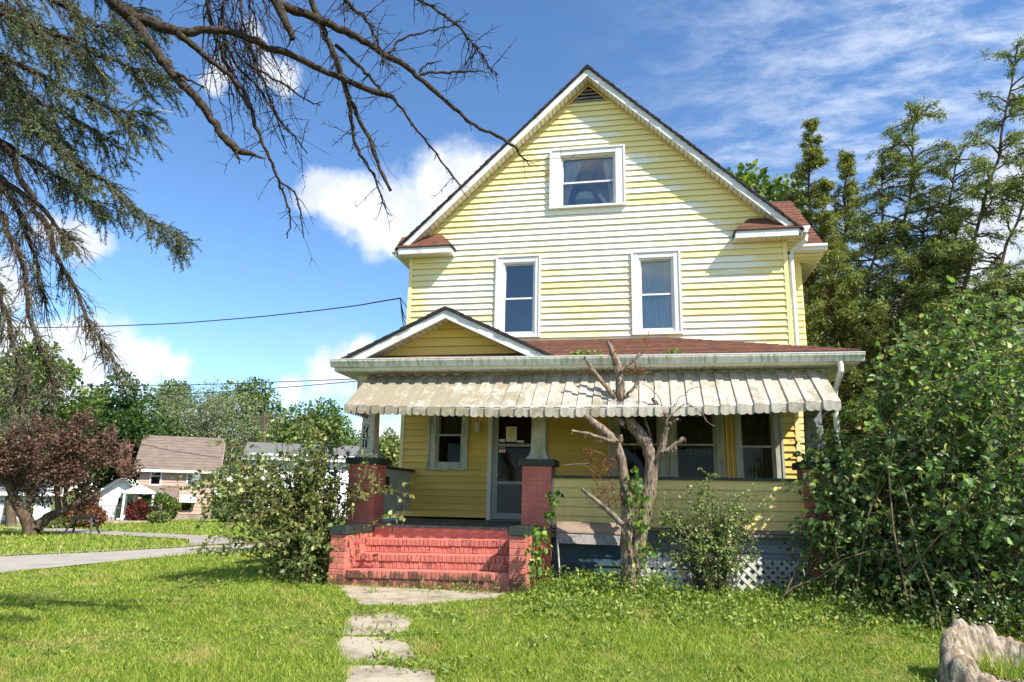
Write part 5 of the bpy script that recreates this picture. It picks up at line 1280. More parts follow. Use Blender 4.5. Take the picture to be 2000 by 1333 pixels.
# ------------------------------------------------------------------ conifers right of the house
def conifer(name, label, trunks, seed, lmat, bark, brn=46, blen=1.2, sprays=26, lsize=0.16, top_taper=0.15, droop=0.35, shape='spray', t0=0.12, cat='tree', dens=1.0, rr=0.09, aspect=1.0):
    """stems given as world polylines; side branches all round each stem carry hanging sprays"""
    rng = np.random.default_rng(seed); b = trunks[0][0]
    root = empty(name, (b[0], b[1], gz(b[0], b[1])), label, cat)
    polys = []; rads = []; lp = []; ld = []
    for T in trunks:
        T = np.array(T); d = np.r_[0, np.cumsum(np.linalg.norm(np.diff(T, axis=0), axis=1))]
        tt = np.linspace(0, d[-1], 20); P = np.stack([np.interp(tt, d, T[:,j]) for j in range(3)], 1)
        for _ in range(2): P[1:-1] = 0.25*P[:-2]+0.5*P[1:-1]+0.25*P[2:]
        P[1:-1] += rng.normal(size=(18,3))*0.03
        polys.append(P); rads.append(np.linspace(rr, 0.012, 20))
        for i in range(brn):
            u = t0+(1-t0)*rng.random()**0.9; s = u*19; k = int(min(18, s)); o = P[k]+(P[k+1]-P[k])*(s-k)
            L_ = blen*((1-u)*(1-top_taper)+top_taper)*rng.uniform(0.5, 1.15); an = rng.uniform(0, 6.283)
            dv = np.array([math.cos(an), math.sin(an), rng.uniform(-0.05, 0.55)]); dv /= np.linalg.norm(dv)
            Q = arc(o, o+dv*L_+np.array([0,0,-droop*0.3*L_]), (0, 0, 0.10*L_), 7, rng, 0.02*L_); polys.append(Q); rads.append(np.linspace(0.014+0.008*L_, 0.003, 7))
            m = int(sprays*dens*(0.4+L_/blen)); q = 0.22+0.78*rng.random(m)**0.8; f = q*6; kk = np.minimum(5, f.astype(int))
            pos = Q[kk]+(Q[kk+1]-Q[kk])*(f-kk)[:,None]; pos = pos + rng.normal(size=(m,3))*0.10*L_*(1.1-q)[:,None] + rng.normal(size=(m,3))*0.02
            lp.append(pos); ld.append(dv*0.7+rng.normal(size=(m,3))*0.6+np.array([0,0,-droop]))
    tubes('trunk', polys, rads, bark, root, 5)
    lp = np.concatenate(lp); ld = np.concatenate(ld)
    # every spray is three to four narrow leaflets fanned out
    reps = 6; P4 = np.repeat(lp, reps, 0)+rng.normal(size=(len(lp)*reps,3))*lsize*0.34; D4 = np.repeat(ld, reps, 0)+rng.normal(size=(len(lp)*reps,3))*0.5
    leaves('crown', P4, D4, lsize*rng.uniform(0.5, 1.2, len(P4)), lmat, root, rng, shape, 0.5, aspect)
    return root
def tr(pix, d): return [atd(x, y, dd) for (x, y), dd in zip(pix, d if np.ndim(d) else [d]*len(pix))]
gb = lambda px, d: (lambda q: np.array([q[0], q[1], gz(q[0], q[1])]))(atd(px, 900, d))
conifer('pointed_evergreen', 'dense pointed evergreen rising behind the eave with the white downspout', [[gb(1585,17.5)]+tr([(1585,700),(1584,450),(1583,235)], 17.5), [gb(1640,17.8)]+tr([(1640,700),(1645,500),(1655,300)], 17.8), [gb(1545,18.3)]+tr([(1548,700),(1540,520),(1548,380)], 18.3), [gb(1610,17.0)]+tr([(1612,800),(1612,560),(1612,360)], 17.0)], 61, LM['arbor'], BK['brown'], 190, 2.3, 54, 0.10, 0.05, 0.35, t0=0.04, rr=0.14, aspect=0.7)
conifer('loose_hemlock', 'loose many stemmed evergreen with dark stems between the pointed evergreen and the tall spire', [[gb(1720,14.5)]+tr([(1722,800),(1716,700),(1735,560),(1772,430),(1790,222)], 14.5), [gb(1700,14.3)]+tr([(1700,800),(1680,650),(1700,520),(1730,420),(1722,300)], 14.3),
         [gb(1740,14.8)]+tr([(1745,760),(1790,600),(1830,480),(1850,380),(1885,285)], 14.8), [gb(1690,14.0)]+tr([(1690,850),(1640,720),(1620,620),(1640,520)], 14.0), [gb(1750,15)]+tr([(1760,760),(1810,640),(1800,520),(1815,370)], 15.0), [gb(1710,13.8)]+tr([(1712,850),(1720,700),(1760,590),(1790,500)], 13.8)], 62, LM['conifer'], BK['brown'], 115, 2.0, 42, 0.090, 0.30, 0.5, t0=0.15, rr=0.06, aspect=0.6)
conifer('tall_spire_evergreen', 'tall evergreen with one long leaning spire above the leafy bush', [[gb(1850,14)]+tr([(1850,760),(1862,620),(1900,480),(1935,380),(1955,250),(1984,108)], 14.0), [gb(1870,14)]+tr([(1880,720),(1930,600),(1990,420),(2030,330),(2060,250)], 14.0),
         [gb(1860,14.4)]+tr([(1850,760),(1820,620),(1850,520),(1880,420)], 14.4), [gb(1900,13.6)]+tr([(1900,760),(1960,640),(2040,560),(2100,500)], 13.6), [gb(1920,14.0)]+tr([(1930,700),(1960,600),(1975,520)], 14.0)], 63, LM['conifer'], BK['brown'], 88, 1.75, 40, 0.090, 0.26, 0.5, t0=0.2, rr=0.06, aspect=0.6)
far_tree('leafy_tree', 'bright leafy treetop showing just above the roof beside the pointed evergreen', (atd(1480,900,30)[0], atd(1480,900,30)[1], 0), atd(1480,335,30)[2]*1.0, 2.6, atd(1480,430,30)[2], 70, LM['mid'], BK['brown'], 5200, 0.30, 22)
# ------------------------------------------------------------------ old spruce over the lawn: dead limbs and live boughs
rsp = np.random.default_rng(17)
tx = atd(-520, 800, 7.2)
spr = empty('old_spruce', (tx[0], tx[1], gz(tx[0], tx[1])), 'old spruce with bare dead limbs and drooping bluish boughs over the lawn', 'tree')
TB = np.array([tx[0], tx[1], gz(tx[0], tx[1])])
TP = np.array([TB+np.array([0,0,z]) + np.array([0.03*z*math.sin(z), 0.02*z, 0]) for z in np.linspace(-0.1, 12, 14)])
tubes('trunk', [TP], [np.linspace(0.30, 0.10, 14)], BK['spruce'], spr, 12)
def on_trunk(z): return np.array([np.interp(z, TP[:,2], TP[:,j]) for j in range(3)])
DEAD = [  # picture course, pixel widths, distances; the first point joins towards the trunk
 ([(205,-15),(252,33),(300,45),(345,64),(405,57),(450,62),(500,81),(587,118),(640,144),(700,169),(769,190)], [40,34,30,26,20,19,18,17,16,16,15], [5.6,5.4,5.2]),
 ([(769,192),(805,240),(850,300),(899,362)], [8,7,6,3], [5.2,5.3]),
 ([(345,64),(375,87),(426,129),(468,168),(486,200),(505,262),(527,311),(544,352),(559,397),(569,424),(561,466)], [18,16,14,12,11,10,8,7,6,5,3], [5.4,5.5,5.7]),
 ([(544,352),(576,375),(587,412),(593,465)], [6,5,4,3], 5.7),
 ([(255,38),(288,78),(318,120),(339,147),(375,180),(405,222),(435,264),(459,291),(490,302),(517,310)], [30,28,25,24,22,21,20,20,11,4], [5.5,5.3,5.2]),
 ([(459,291),(464,305),(467,321)], [12,8,3], 5.2), ([(345,142),(375,160),(403,172)], [9,6,3], 5.3),
 ([(515,-30),(540,5),(561,49),(572,77)], [34,30,24,14], [5.1,5.0]),
 ([(545,8),(575,20),(610,32),(662,56),(707,81),(756,109),(805,139),(850,180),(887,210),(925,244),(970,266),(1000,283),(1020,305),(1036,326)], [26,24,22,20,19,18,15,13,11,10,9,8,5,3], [5.1,5.3,5.6]),
 ([(760,104),(775,82),(797,71),(850,58),(884,49),(912,40)], [8,7,6,5,4,2], 5.4), ([(820,146),(850,141),(899,141),(925,138),(956,142)], [9,8,7,5,2], 5.5), ([(822,146),(828,130),(840,122),(862,119)], [7,6,5,3], 5.5),
 ([(598,-20),(629,49),(640,82),(655,112),(662,139),(677,180),(685,225),(689,277),(711,311),(734,349),(755,413)], [17,17,17,16,15,14,11,9,8,6,3], [5.2,5.3,5.4]),
 ([(677,182),(696,221),(719,266),(737,319),(763,373)], [13,12,12,11,9], [5.35,5.3]),
 ([(655,88),(700,127),(726,154),(743,174)], [11,10,9,8], 5.3), ([(809,-5),(872,32),(906,64),(932,94),(950,120),(971,145)], [8,8,7,6,4,2], [5.0,5.2]),
 ([(664,-10),(692,15),(719,41),(737,75),(749,128)], [12,11,9,8,5], [4.9,5.0]), ([(400,-20),(422,75),(452,150),(486,212)], [12,10,8,6], [5.6,5.6]),
 ([(486,127),(550,161),(595,195),(626,208)], [7,6,5,3], 5.6), ([(470,-20),(478,60),(500,130),(530,200),(560,290)], [8,7,6,5,3], 5.8), ([(440,-20),(430,60),(455,120),(500,165),(545,235),(600,300)], [9,8,7,6,5,3], 5.7)]
pol = []; rad = []
for pix, wd, ds_ in DEAD:
    Q = trace(pix, ds_, 0, 4, rsp, 0.006); w_ = np.interp(np.linspace(0,1,len(Q)), np.linspace(0,1,len(wd)), wd)*np.mean(np.atleast_1d(ds_))/1366.8/2*0.74
    w_ *= 1+rsp.normal(size=len(w_))*0.07
    if pix[0][1] < 0:     # carry the limb on to the trunk, out of the picture
        j = on_trunk(Q[0][2]+0.9); e = arc(j, Q[0], (0, 0, 0.25), 9, rsp, 0.01)[:-1]; Q = np.concatenate([e, Q]); w_ = np.concatenate([np.linspace(max(w_[0]*1.4, 0.03), w_[0], 8), w_])
    tubes('dead_limb', [Q], [w_], BK['spruce'], spr, 8 if max(wd) > 12 else 6)
    # spiky side twigs and stubs
    L_ = np.linalg.norm(np.diff(Q, axis=0), axis=1).sum(); m = int(L_*(17 if max(wd) < 21 else 9))
    for _ in range(m):
        k = rsp.integers(1 if pix[0][1] >= 0 else 8, len(Q)-1); T = unit(Q[k+1]-Q[k]); 
        dv = unit(rsp.normal(size=3)*0.8+T*0.4+np.array([0,0,-0.55])); ln = rsp.choice([0.05, 0.10, 0.22, 0.38], p=[.42,.28,.2,.1])*rsp.uniform(0.6, 1.3)
        tw = arc(Q[k], Q[k]+dv*ln, (0,0,0.03*ln)+rsp.normal(size=3)*0.05*ln, 5, rsp, 0.012*ln); pol.append(tw); rad.append(np.linspace(0.0042 if ln > 0.12 else 0.0048, 0.0016, 5))
        if ln > 0.15:
            for _2 in range(rsp.integers(2, 6)):
                kk = rsp.integers(1, 5); d2 = unit(dv+rsp.normal(size=3)*0.8); l2 = ln*rsp.uniform(0.1, 0.35)
                pol.append(arc(tw[kk], tw[kk]+d2*l2, (0,0,0), 3, rsp)); rad.append(np.array([0.0028, 0.002, 0.0012]))
tag(tubes('dead_twigs', pol, rad, BK['spruce'], spr, 4), kind='stuff')
# hanging curtain of fine dead twigs between the two dead limbs
pol = []; rad = []
for _ in range(65):
    x0, y0 = rsp.uniform(400, 520), rsp.uniform(-20, 90); d0 = rsp.uniform(5.4, 6.0); x1, y1 = x0+rsp.uniform(-20, 120), y0+rsp.uniform(90, 260)
    Q = arc(atd(x0, y0, d0), atd(x1, y1, d0+0.1), rsp.normal(size=3)*0.06, 8, rsp, 0.012); pol.append(Q); rad.append(np.linspace(0.006, 0.0018, 8))
    for _2 in range(7):
        k = rsp.integers(1, 8); l2 = rsp.uniform(0.03, 0.12); d2 = unit(rsp.normal(size=3)+np.array([0.3,0,-0.4])); pol.append(arc(Q[k], Q[k]+d2*l2, (0,0,0), 3, rsp)); rad.append(np.array([0.003, 0.002, 0.0012]))
tag(tubes('twig_curtain', pol, rad, BK['spruce'], spr, 4), kind='stuff')
# live boughs
LIVE = [ # course, distance, twig length, share of green
 ([(-330,-160),(-60,-70),(100,0),(190,50),(255,70)], 5.6, .34, 0.95), ([(-330,-80),(-50,10),(100,60),(220,120),(318,152)], 6.0, .36, 0.95), ([(-330,0),(-80,80),(80,150),(190,205),(278,225)], 5.8, .36, 0.95),
 ([(-330,60),(-80,130),(60,190),(160,240),(230,290)], 6.2, .34, 0.95), ([(-330,90),(-60,180),(60,250),(160,330),(250,395),(355,472)], 5.9, .30, 0.85), ([(-300,140),(-60,220),(40,300),(120,350),(200,410)], 6.4, .30, 0.55),
 ([(-300,150),(-40,230),(40,330),(80,430),(140,560),(180,640),(235,715)], 6.0, .26, 0.22), ([(-250,300),(-30,380),(40,500),(70,640),(100,760)], 5.7, .30, 0.25), ([(-250,380),(-60,470),(0,560),(30,680),(45,800)], 5.5, .32, 0.55),
 ([(-330,-250),(-40,-140),(120,-60),(240,10),(300,40)], 6.4, .36, 0.95), ([(-300,-120),(-60,-20),(60,40),(140,90),(200,150)], 6.7, .38, 0.95), ([(-300,30),(-100,100),(20,170),(90,230),(150,310)], 6.6, .36, 0.9), ([(-300,-200),(-100,-100),(0,-30),(60,40),(110,110)], 5.3, .36, 0.9), ([(-300,-20),(-60,60),(20,130),(60,210),(110,280)], 5.5, .34, 0.8), ([(-250,200),(-40,300),(30,400),(60,480),(90,590)], 6.2, .30, 0.15), ([(-250,230),(-30,330),(50,380),(110,440),(140,470)], 5.8, .26, 0.15)]
np_p = []; np_d = []; np_s = []; pol = []; rad = []; bp = []; br = []
for pix, dd, tl_, gs in LIVE:
    Q = trace(pix, [dd+0.3, dd, dd-0.1], 0, 5, rsp, 0.012); bp.append(np.concatenate([arc(on_trunk(Q[0][2]+0.3), Q[0], (0,0,0.1), 5, rsp)[:-1], Q])); br.append(np.r_[np.full(4, 0.035), np.linspace(0.032, 0.006, len(Q))])
    L_ = np.linalg.norm(np.diff(Q, axis=0), axis=1).sum(); m = int(L_*35)
    for _ in range(m):
        u = rsp.random()**0.75; f = u*(len(Q)-1); k = int(min(len(Q)-2, f)); o = Q[k]+(Q[k+1]-Q[k])*(f-k); T = unit(Q[k+1]-Q[k])
        sdv = np.cross(T, [0,0,1]); sdv = unit(sdv)*rsp.choice([-1, 1])
        dv = unit(T*0.75+sdv*rsp.uniform(0.2, 0.9)+np.array([0,0,rsp.uniform(-0.9, 0.1)])+rsp.normal(size=3)*0.15); ln = tl_*rsp.uniform(0.4, 1.35)*(1.15-0.45*u)
        tw = arc(o, o+dv*ln+np.array([0,0,-0.12*ln]), (0,0,0.08*ln), 6, rsp, 0.012*ln); pol.append(tw); rad.append(np.linspace(0.005, 0.0018, 6))
        green = rsp.random() < gs*(0.55+0.6*u)
        subs = [tw[2:]] if green else []
        for _2 in range(rsp.integers(4, 8)):
            kk = rsp.integers(1, 6); d2 = unit(dv*0.9+rsp.normal(size=3)*0.55+np.array([0,0,-0.3])); l2 = rsp.uniform(0.05, 0.15)
            s_ = arc(tw[kk], tw[kk]+d2*l2, (0,0,0.01), 4, rsp, 0.002); pol.append(s_); rad.append(np.linspace(0.0026, 0.0014, 4))
            if green: subs.append(s_)
        for s_ in subs:
            d_ = np.r_[0, np.cumsum(np.linalg.norm(np.diff(s_, axis=0), axis=1))]; q = max(8, int(d_[-1]*330)); t = rsp.random(q)*d_[-1]
            P = np.stack([np.interp(t, d_, s_[:,j]) for j in range(3)], 1); Tt = unit(s_[-1]-s_[0]); sd = rsp.normal(size=(q,3)); sd -= (sd@Tt)[:,None]*Tt
            np_p.append(P); np_d.append(unit(sd)*0.9+Tt*0.75+np.array([0,0,0.15])); np_s.append(rsp.uniform(0.018, 0.030, q))
for q, r_ in zip(bp, br): tubes('bough', [q], [r_], BK['spruce'], spr, 6)
tag(tubes('bough_twigs', pol, rad, bark_mat('bough_twig', (0.045, 0.033, 0.024), (0.16, 0.125, 0.09), None, 30, (1,1,1), 0.3), spr, 3), kind='stuff')
leaves('needles', np.concatenate(np_p), np.concatenate(np_d), np.concatenate(np_s), LM['spruce'], spr, rsp, 'needle', 0.2, 2.2)
ww = trace([(160,95),(200,145),(245,190),(285,210),(340,220)], 5.7, 0, 4, rsp); tubes('bleached_twig', [ww], [np.linspace(0.008, 0.002, len(ww))], pm('bleached', (0.60, 0.52, 0.42), 0.8, bstr=0), spr, 5)

# ------------------------------------------------------------------ houses across the side street
HM = {}
HM['pink'] = pm('pink_clapboard', (0.50, 0.345, 0.275), 0.7, (0.43, 0.29, 0.235), 0.6, 0.4, 0.7, (1,1,6), bstr=0)
HM['roofb'] = pm('brown_roof', (0.21, 0.16, 0.13), 0.9, (0.15, 0.115, 0.095), 1.8, 0.35, 0.7, (1,1,4), bstr=0)
HM['whitew'] = pm('white_clapboard', (0.72, 0.74, 0.77), 0.7, (0.6, 0.62, 0.64), 0.7, 0.4, 0.7, bstr=0)
HM['roofg'] = pm('grey_roof', (0.17, 0.17, 0.165), 0.9, bstr=0)
HM['chim'] = pm('chimney_brick', (0.20, 0.09, 0.06), 0.9, bstr=0)
HM['stone'] = pm('foundation', (0.34, 0.28, 0.24), 0.9, (0.22, 0.18, 0.15), 2, 0.4, 0.6, bstr=0)
HM['win'] = glass_mat('far_glass', 0.25, (0.2, 0.22, 0.24))
def gable_house(name, label, corner, ang, Lx, Ly, eave, ridge, wmat, rmat, wins=(), rise=0.4, ridge_axis='x', course=0.24):
    """local x runs along the front (towards the right), local y goes back; placed by its front left corner"""
    root = empty(name, tuple(corner), label, 'house'); ca, sa = math.cos(ang), math.sin(ang)
    def T(p): return (corner[0]+p[0]*ca-p[1]*sa, corner[1]+p[0]*sa+p[1]*ca, corner[2]+p[2])
    def put(m, nm, mt, parent=root): m.v = [T(p) for p in m.v]; return m.build(nm, mt, parent)
    put(MB().box(-0.04, Lx+0.04, -0.04, Ly+0.04, -0.6, rise), 'foundation', HM['stone'])
    wl = put(MB().box(0, Lx, 0, Ly, rise, eave), 'wall', wmat)
    if ridge_axis == 'x': put(MB().prism([(0, eave), (Ly, eave), (Ly/2, ridge-0.05)], 'x', 0.0, Lx), 'gable', wmat)
    else: put(MB().prism([(0, eave), (Lx/2, ridge-0.05), (Lx, eave)], 'y', 0.0, Ly), 'gable', wmat)
    z = rise+0.05                      # clapboard courses on the two sides that show
    while z < eave-0.05:
        m = MB(); m.prism([(-0.035, z), (-0.008, z+course*0.97), (0, z+course*0.97), (0, z)], 'x', -0.02, Lx+0.02); m.prism([(Lx+0.035, z), (Lx, z), (Lx, z+course*0.97), (Lx+0.008, z+course*0.97)], 'y', -0.02, Ly)
        m.v = [T(p) for p in m.v]; m.build('clapboard', wmat, wl); z += course
    ov = 0.45
    rf = empty('roof', (0,0,0)); rf.parent = root; rf.location = (0, 0, eave); 
    n = 12
    for i in range(n):
        t0, t1 = i/n, (i+1.1)/n if i < n-1 else 1
        if ridge_axis == 'x':
            ya, yb_ = -ov+(Ly/2+ov)*t0, -ov+(Ly/2+ov)*t1; sl_ = (ridge-eave)/(Ly/2); za, zb_ = eave-ov*sl_+sl_*(ya+ov), eave-ov*sl_+sl_*(yb_+ov)
            m = MB().prism([(ya, za), (ya, za+0.07), (yb_, zb_+0.02), (yb_, zb_-0.05)], 'x', -ov, Lx+ov); m.prism([(Ly-ya, za), (Ly-yb_, zb_-0.05), (Ly-yb_, zb_+0.02), (Ly-ya, za+0.07)], 'x', -ov, Lx+ov)
        else:
            xa, xb_ = -ov+(Lx/2+ov)*t0, -ov+(Lx/2+ov)*t1; sl_ = (ridge-eave)/(Lx/2); za, zb_ = eave-ov*sl_+sl_*(xa+ov), eave-ov*sl_+sl_*(xb_+ov)
            m = MB().prism([(xa, za), (xb_, zb_-0.05), (xb_, zb_+0.02), (xa, za+0.07)], 'y', -ov, Ly+ov); m.prism([(Lx-xa, za), (Lx-xa, za+0.07), (Lx-xb_, zb_+0.02), (Lx-xb_, zb_-0.05)], 'y', -ov, Ly+ov)
        m.v = [T(p) for p in m.v]; m.build('shingle_course', rmat, rf)
    if ridge_axis == 'x':
        fm = MB().box(-ov, Lx+ov, -ov-0.03, -ov, eave-ov*(ridge-eave)/(Ly/2)-0.16, eave-ov*(ridge-eave)/(Ly/2)+0.02); put(fm, 'eave_fascia', MAT['white'])
        for s in (-1, 1):
            y0_ = Ly/2+s*(Ly/2+ov); q = [(y0_, eave-ov*(ridge-eave)/(Ly/2)-0.16), (y0_, eave-ov*(ridge-eave)/(Ly/2)+0.02), (Ly/2, ridge+0.0), (Ly/2, ridge-0.20)]
            put(MB().prism(q if s < 0 else q[::-1], 'x', Lx+ov, Lx+ov+0.03), 'rake_board', HM['pink'] if wmat is HM['pink'] else MAT['white'])
    for side, u0, u1, z0_, z1_ in wins:
        w_ = empty('window', (0,0,0)); w_.parent = root
        def B(a, b, c, d, e, f, nm, mt):
            m = MB().box(a, b, -f, -e, c, d) if side == 'f' else MB().box(Lx+e, Lx+f, a, b, c, d)
            m.v = [T(p) for p in m.v]; return m.build(nm, mt, w_)
        fr = 0.11
        B(u0-fr, u0, z0_-fr, z1_+fr, 0.0, 0.06, 'casing', MAT['white']); B(u1, u1+fr, z0_-fr, z1_+fr, 0.0, 0.06, 'casing', MAT['white'])
        B(u0, u1, z1_, z1_+fr, 0.0, 0.058, 'casing', MAT['white']); B(u0, u1, z0_-fr, z0_, 0.0, 0.075, 'sill', MAT['white'])
        B(u0, u1, z0_, z1_, 0.037, 0.042, 'pane', HM['win']); B(u0, u1, (z0_+z1_)/2-0.03, (z0_+z1_)/2+0.03, 0.043, 0.052, 'meeting_rail', MAT['white'])
        if side == 'f': B(u0, u1, z0_+0.02, z1_-0.02, 0.036-0.01, 0.0365, 'dark_backing', MAT['black'])  # black sheet behind the pane stands in for the dark room
    return root, T
D0 = 56.0; q = atd(262, 1016, D0); corner = np.array([q[0], q[1], gz(q[0], q[1])])
e_z = atd(300, 908, D0)[2]-corner[2]; r_z = atd(360, 853, D0+2)[2]-corner[2]
q2 = atd(404, 1016, D0+0.5); ang = math.atan2(q2[1]-q[1], q2[0]-q[0]); Lp = math.hypot(q2[0]-q[0], q2[1]-q[1])
hp, T = gable_house('pink_house', 'pink clapboard two storey house with a brown shingled gable roof across the street', corner, ang-0.18, Lp*1.02, 5.6, e_z, r_z, HM['pink'], HM['roofb'],
    [('f', 0.72, 1.28, e_z-1.33, e_z-0.22), ('f', Lp*0.66, Lp*0.66+0.72, e_z-1.45, e_z-0.22), ('r', 1.6, 2.4, e_z-1.4, e_z-0.2), ('r', 3.4, 4.2, 0.9, 2.1)])
def addT(m, nm, mt, root, T): m.v = [T(p) for p in m.v]; return m.build(nm, mt, root)
# lower porch roof, door hood and chimney of the pink house
addT(MB().prism([(0,1.75),(-1.5,1.40),(-1.5,1.55),(0,2.35)], 'x', 0.6, 2.6), 'entry_roof', HM['roofb'], hp, T); addT(MB().box(0.7, 2.5, -1.4, 0.0, 0.0, 1.5), 'entry_wall', HM['pink'], hp, T)
for x in (1.0, 1.8): addT(MB().box(x, x+0.5, -1.44, -1.40, 0.55, 1.3), 'entry_window', HM['win'], hp, T)
addT(MB().prism([(0,1.80),(-0.55,1.45),(-0.6,1.25),(-0.55,1.25),(0,1.55)], 'x', Lp*0.58, Lp*0.58+1.1), 'door_hood', MAT['white'], hp, T)
addT(MB().box(Lp*0.62, Lp*0.62+0.75, -0.05, 0.02, 0.7, 1.3), 'basement_window', HM['win'], hp, T)
ch = MB(); c0 = atd(238, 900, 58); ch.box(c0[0]-0.35, c0[0]+0.35, c0[1], c0[1]+0.5, 2.4, atd(238,868,58)[2]); ch.box(c0[0]-0.42, c0[0]+0.42, c0[1]-0.07, c0[1]+0.57, atd(238,871,58)[2], atd(238,867,58)[2])
ch.tube([(c0[0],c0[1]+0.25,3.5),(c0[0],c0[1]+0.25,atd(238,858,58)[2])], [0.22,0.2], 8); ch.build('chimney', HM['chim'], hp)
def simple_house(name, label, pxl, pxr, pyb, pye, pyr, d, rot, depth, wmat, rmat, wins=(), axis='x'):
    a = atd(pxl, pyb, d); b = atd(pxr, pyb, d); c = np.array([a[0], a[1], gz(a[0], a[1])]); an = math.atan2(b[1]-a[1], b[0]-a[0])+rot
    Lx = math.hypot(b[0]-a[0], b[1]-a[1]); ez = atd((pxl+pxr)/2, pye, d)[2]-c[2]; rz = atd((pxl+pxr)/2, pyr, d+depth*0.5)[2]-c[2]
    wn = [('f', Lx*u0, Lx*u1, ez*v0, ez*v1) for u0, u1, v0, v1 in wins]
    return gable_house(name, label, c, an, Lx, depth, ez, rz, wmat, rmat, wn, 0.3, axis)
simple_house('white_cottage', 'low white clapboard cottage behind the purple leaved tree', -120, 92, 1030, 955, 915, 47, 0.0, 6.0, HM['whitew'], HM['roofg'], [(0.30,0.38,0.35,0.75),(0.56,0.62,0.3,0.85),(0.77,0.84,0.3,0.75)])
hw, T2 = simple_house('white_porch_house', 'small white house with a peaked entry porch beside the pink house', 188, 262, 1026, 960, 935, 50, 0.05, 5.0, HM['whitew'], HM['roofg'], [(0.48,0.60,0.15,0.8),(0.72,0.88,0.15,0.9)], 'y')
addT(MB().prism([(1.1,1.85),(2.0,2.3),(2.9,1.85),(2.9,1.75),(1.1,1.75)], 'y', -1.2, 0.0), 'porch_gable', HM['whitew'], hw, T2)
for x in (1.15, 2.7): addT(MB().box(x, x+0.12, -1.15, -1.03, 0.2, 1.76), 'porch_post', MAT['white'], hw, T2)
addT(MB().box(-1.8, 3.4, -1.9, 0.0, -0.3, 0.18), 'stoop', MAT['concrete'], hw, T2); addT(MB().box(1.2, 2.6, -2.5, -1.9, -0.3, 0.02), 'stoop_step', MAT['concrete'], hw, T2)
rl = MB()
for i in range(26):
    x = -1.75+i*0.2
    if 1.2 < x < 2.6: continue
    rl.box(x, x+0.03, -1.88, -1.85, 0.18, 1.0)
rl.box(-1.75, 1.2, -1.885, -1.845, 1.0, 1.04); rl.box(2.6, 3.4, -1.885, -1.845, 1.0, 1.04)
addT(rl, 'railing', MAT['black'], hw, T2)
simple_house('white_gabled_house', 'tall white house with grey roof half hidden by the straggly shrub', 474, 690, 1012, 893, 868, 54, 0.0, 7.0, HM['whitew'], HM['roofg'], [(0.2,0.3,0.6,0.85),(0.6,0.7,0.6,0.85),(0.25,0.35,0.15,0.45),(0.7,0.8,0.15,0.45)])
simple_house('white_side_house', 'white house glimpsed through the leaves of the tall leafy bush', 1765, 2120, 960, 690, 560, 22, 0.0, 6.0, HM['whitew'], HM['roofg'], [(0.35,0.42,0.5,0.7)])

# ------------------------------------------------------------------ trees and bushes beyond the street
def ft(name, label, px, pyt, pyb_crown, wpx, d, seed, lm, n=6500, ls=0.4, clumps=34, **k):
    a = atd(px, 1010, d); b = np.array([a[0], a[1], gz(a[0], a[1])]); top = atd(px, pyt, d)[2]-b[2]; low = atd(px, pyb_crown, d)[2]-b[2]
    cz = (top+low)/2; return far_tree(name, label, b, top, wpx*d/1366.8/2, cz, seed, LM[lm], BK['brown'], n, ls, clumps, 0.02*top+0.06, **k)
ft('dark_maple', 'dark green maple standing between the purple plum tree and the silvery tree', 212, 722, 985, 165, 62, 101, 'dark', 20000, 0.30, 60)
ft('green_tree', 'green treetop behind the dark maple and the silvery tree', 300, 726, 930, 120, 80, 102, 'mid', 10000, 0.36, 40)
ft('silvery_tree', 'wide silvery green tree rising behind the pink house roof', 388, 745, 930, 215, 68, 103, 'silver', 22000, 0.28, 70, shape='spray')
ft('green_tree', 'leafy green tree between the silvery tree and the utility pole', 455, 735, 940, 150, 84, 104, 'mid', 13000, 0.38, 46)
ft('green_tree', 'bright green tree behind the white gabled house', 610, 785, 960, 180, 66, 105, 'mid', 14000, 0.32, 46)
ft('green_tree', 'low green tree seen under the awning between the porch column and the house', 745, 838, 1010, 130, 44, 106, 'bush_l', 13000, 0.22, 50)
ft('green_tree', 'pale green tree behind the drooping spruce boughs', 25, 670, 900, 170, 46, 107, 'mid', 13000, 0.26, 46)
ft('green_tree', 'green tree filling the gap behind the chimney of the pink house', 130, 800, 960, 170, 74, 108, 'dark', 11000, 0.34, 40)
ft('green_tree', 'green tree behind the utility pole', 520, 790, 960, 120, 74, 109, 'dark', 11000, 0.34, 36)
# purple leaved plum with forked leaning trunk
b_ = gp(62, 1046); rngp = np.random.default_rng(120); dp = math.hypot(b_[0]-CAM[0], b_[1]-CAM[1])
plum = empty('purple_plum_tree', (b_[0], b_[1], gz(b_[0], b_[1])), 'round purple leaved plum tree with a forked leaning trunk', 'tree')
pols = [trace(p_, dp, 0, 4, rngp, 0.02) for p_ in ([(62,1050),(50,1010),(30,980),(15,945),(20,900)], [(62,1050),(85,1015),(115,1000),(150,985),(175,940)], [(50,1010),(60,960),(80,900)], [(115,1000),(110,940),(130,880)], [(30,980),(5,930),(-20,880)])]
tubes('trunk', pols, [np.linspace(0.26, 0.10, len(pols[0])), np.linspace(0.24, 0.08, len(pols[1]))]+[np.linspace(0.12, 0.05, len(p_)) for p_ in pols[2:]], BK['brown'], plum, 7)
C = [(atd(x, y, dp+rngp.uniform(-1.2, 1.2)), r) for x, y, r in ((20,870,1.1),(80,850,1.0),(140,860,1.1),(190,890,1.0),(225,920,.75),(60,920,1.2),(130,940,1.1),(185,955,.75),(-10,930,1.1),(20,965,.6),(160,830,.7),(100,815,.6),(40,830,.7),(150,985,.45),(235,890,.5),(210,850,.5),(60,880,1.2),(120,900,1.2),(-40,880,1.0),(175,985,.4),(165,812,.35))]
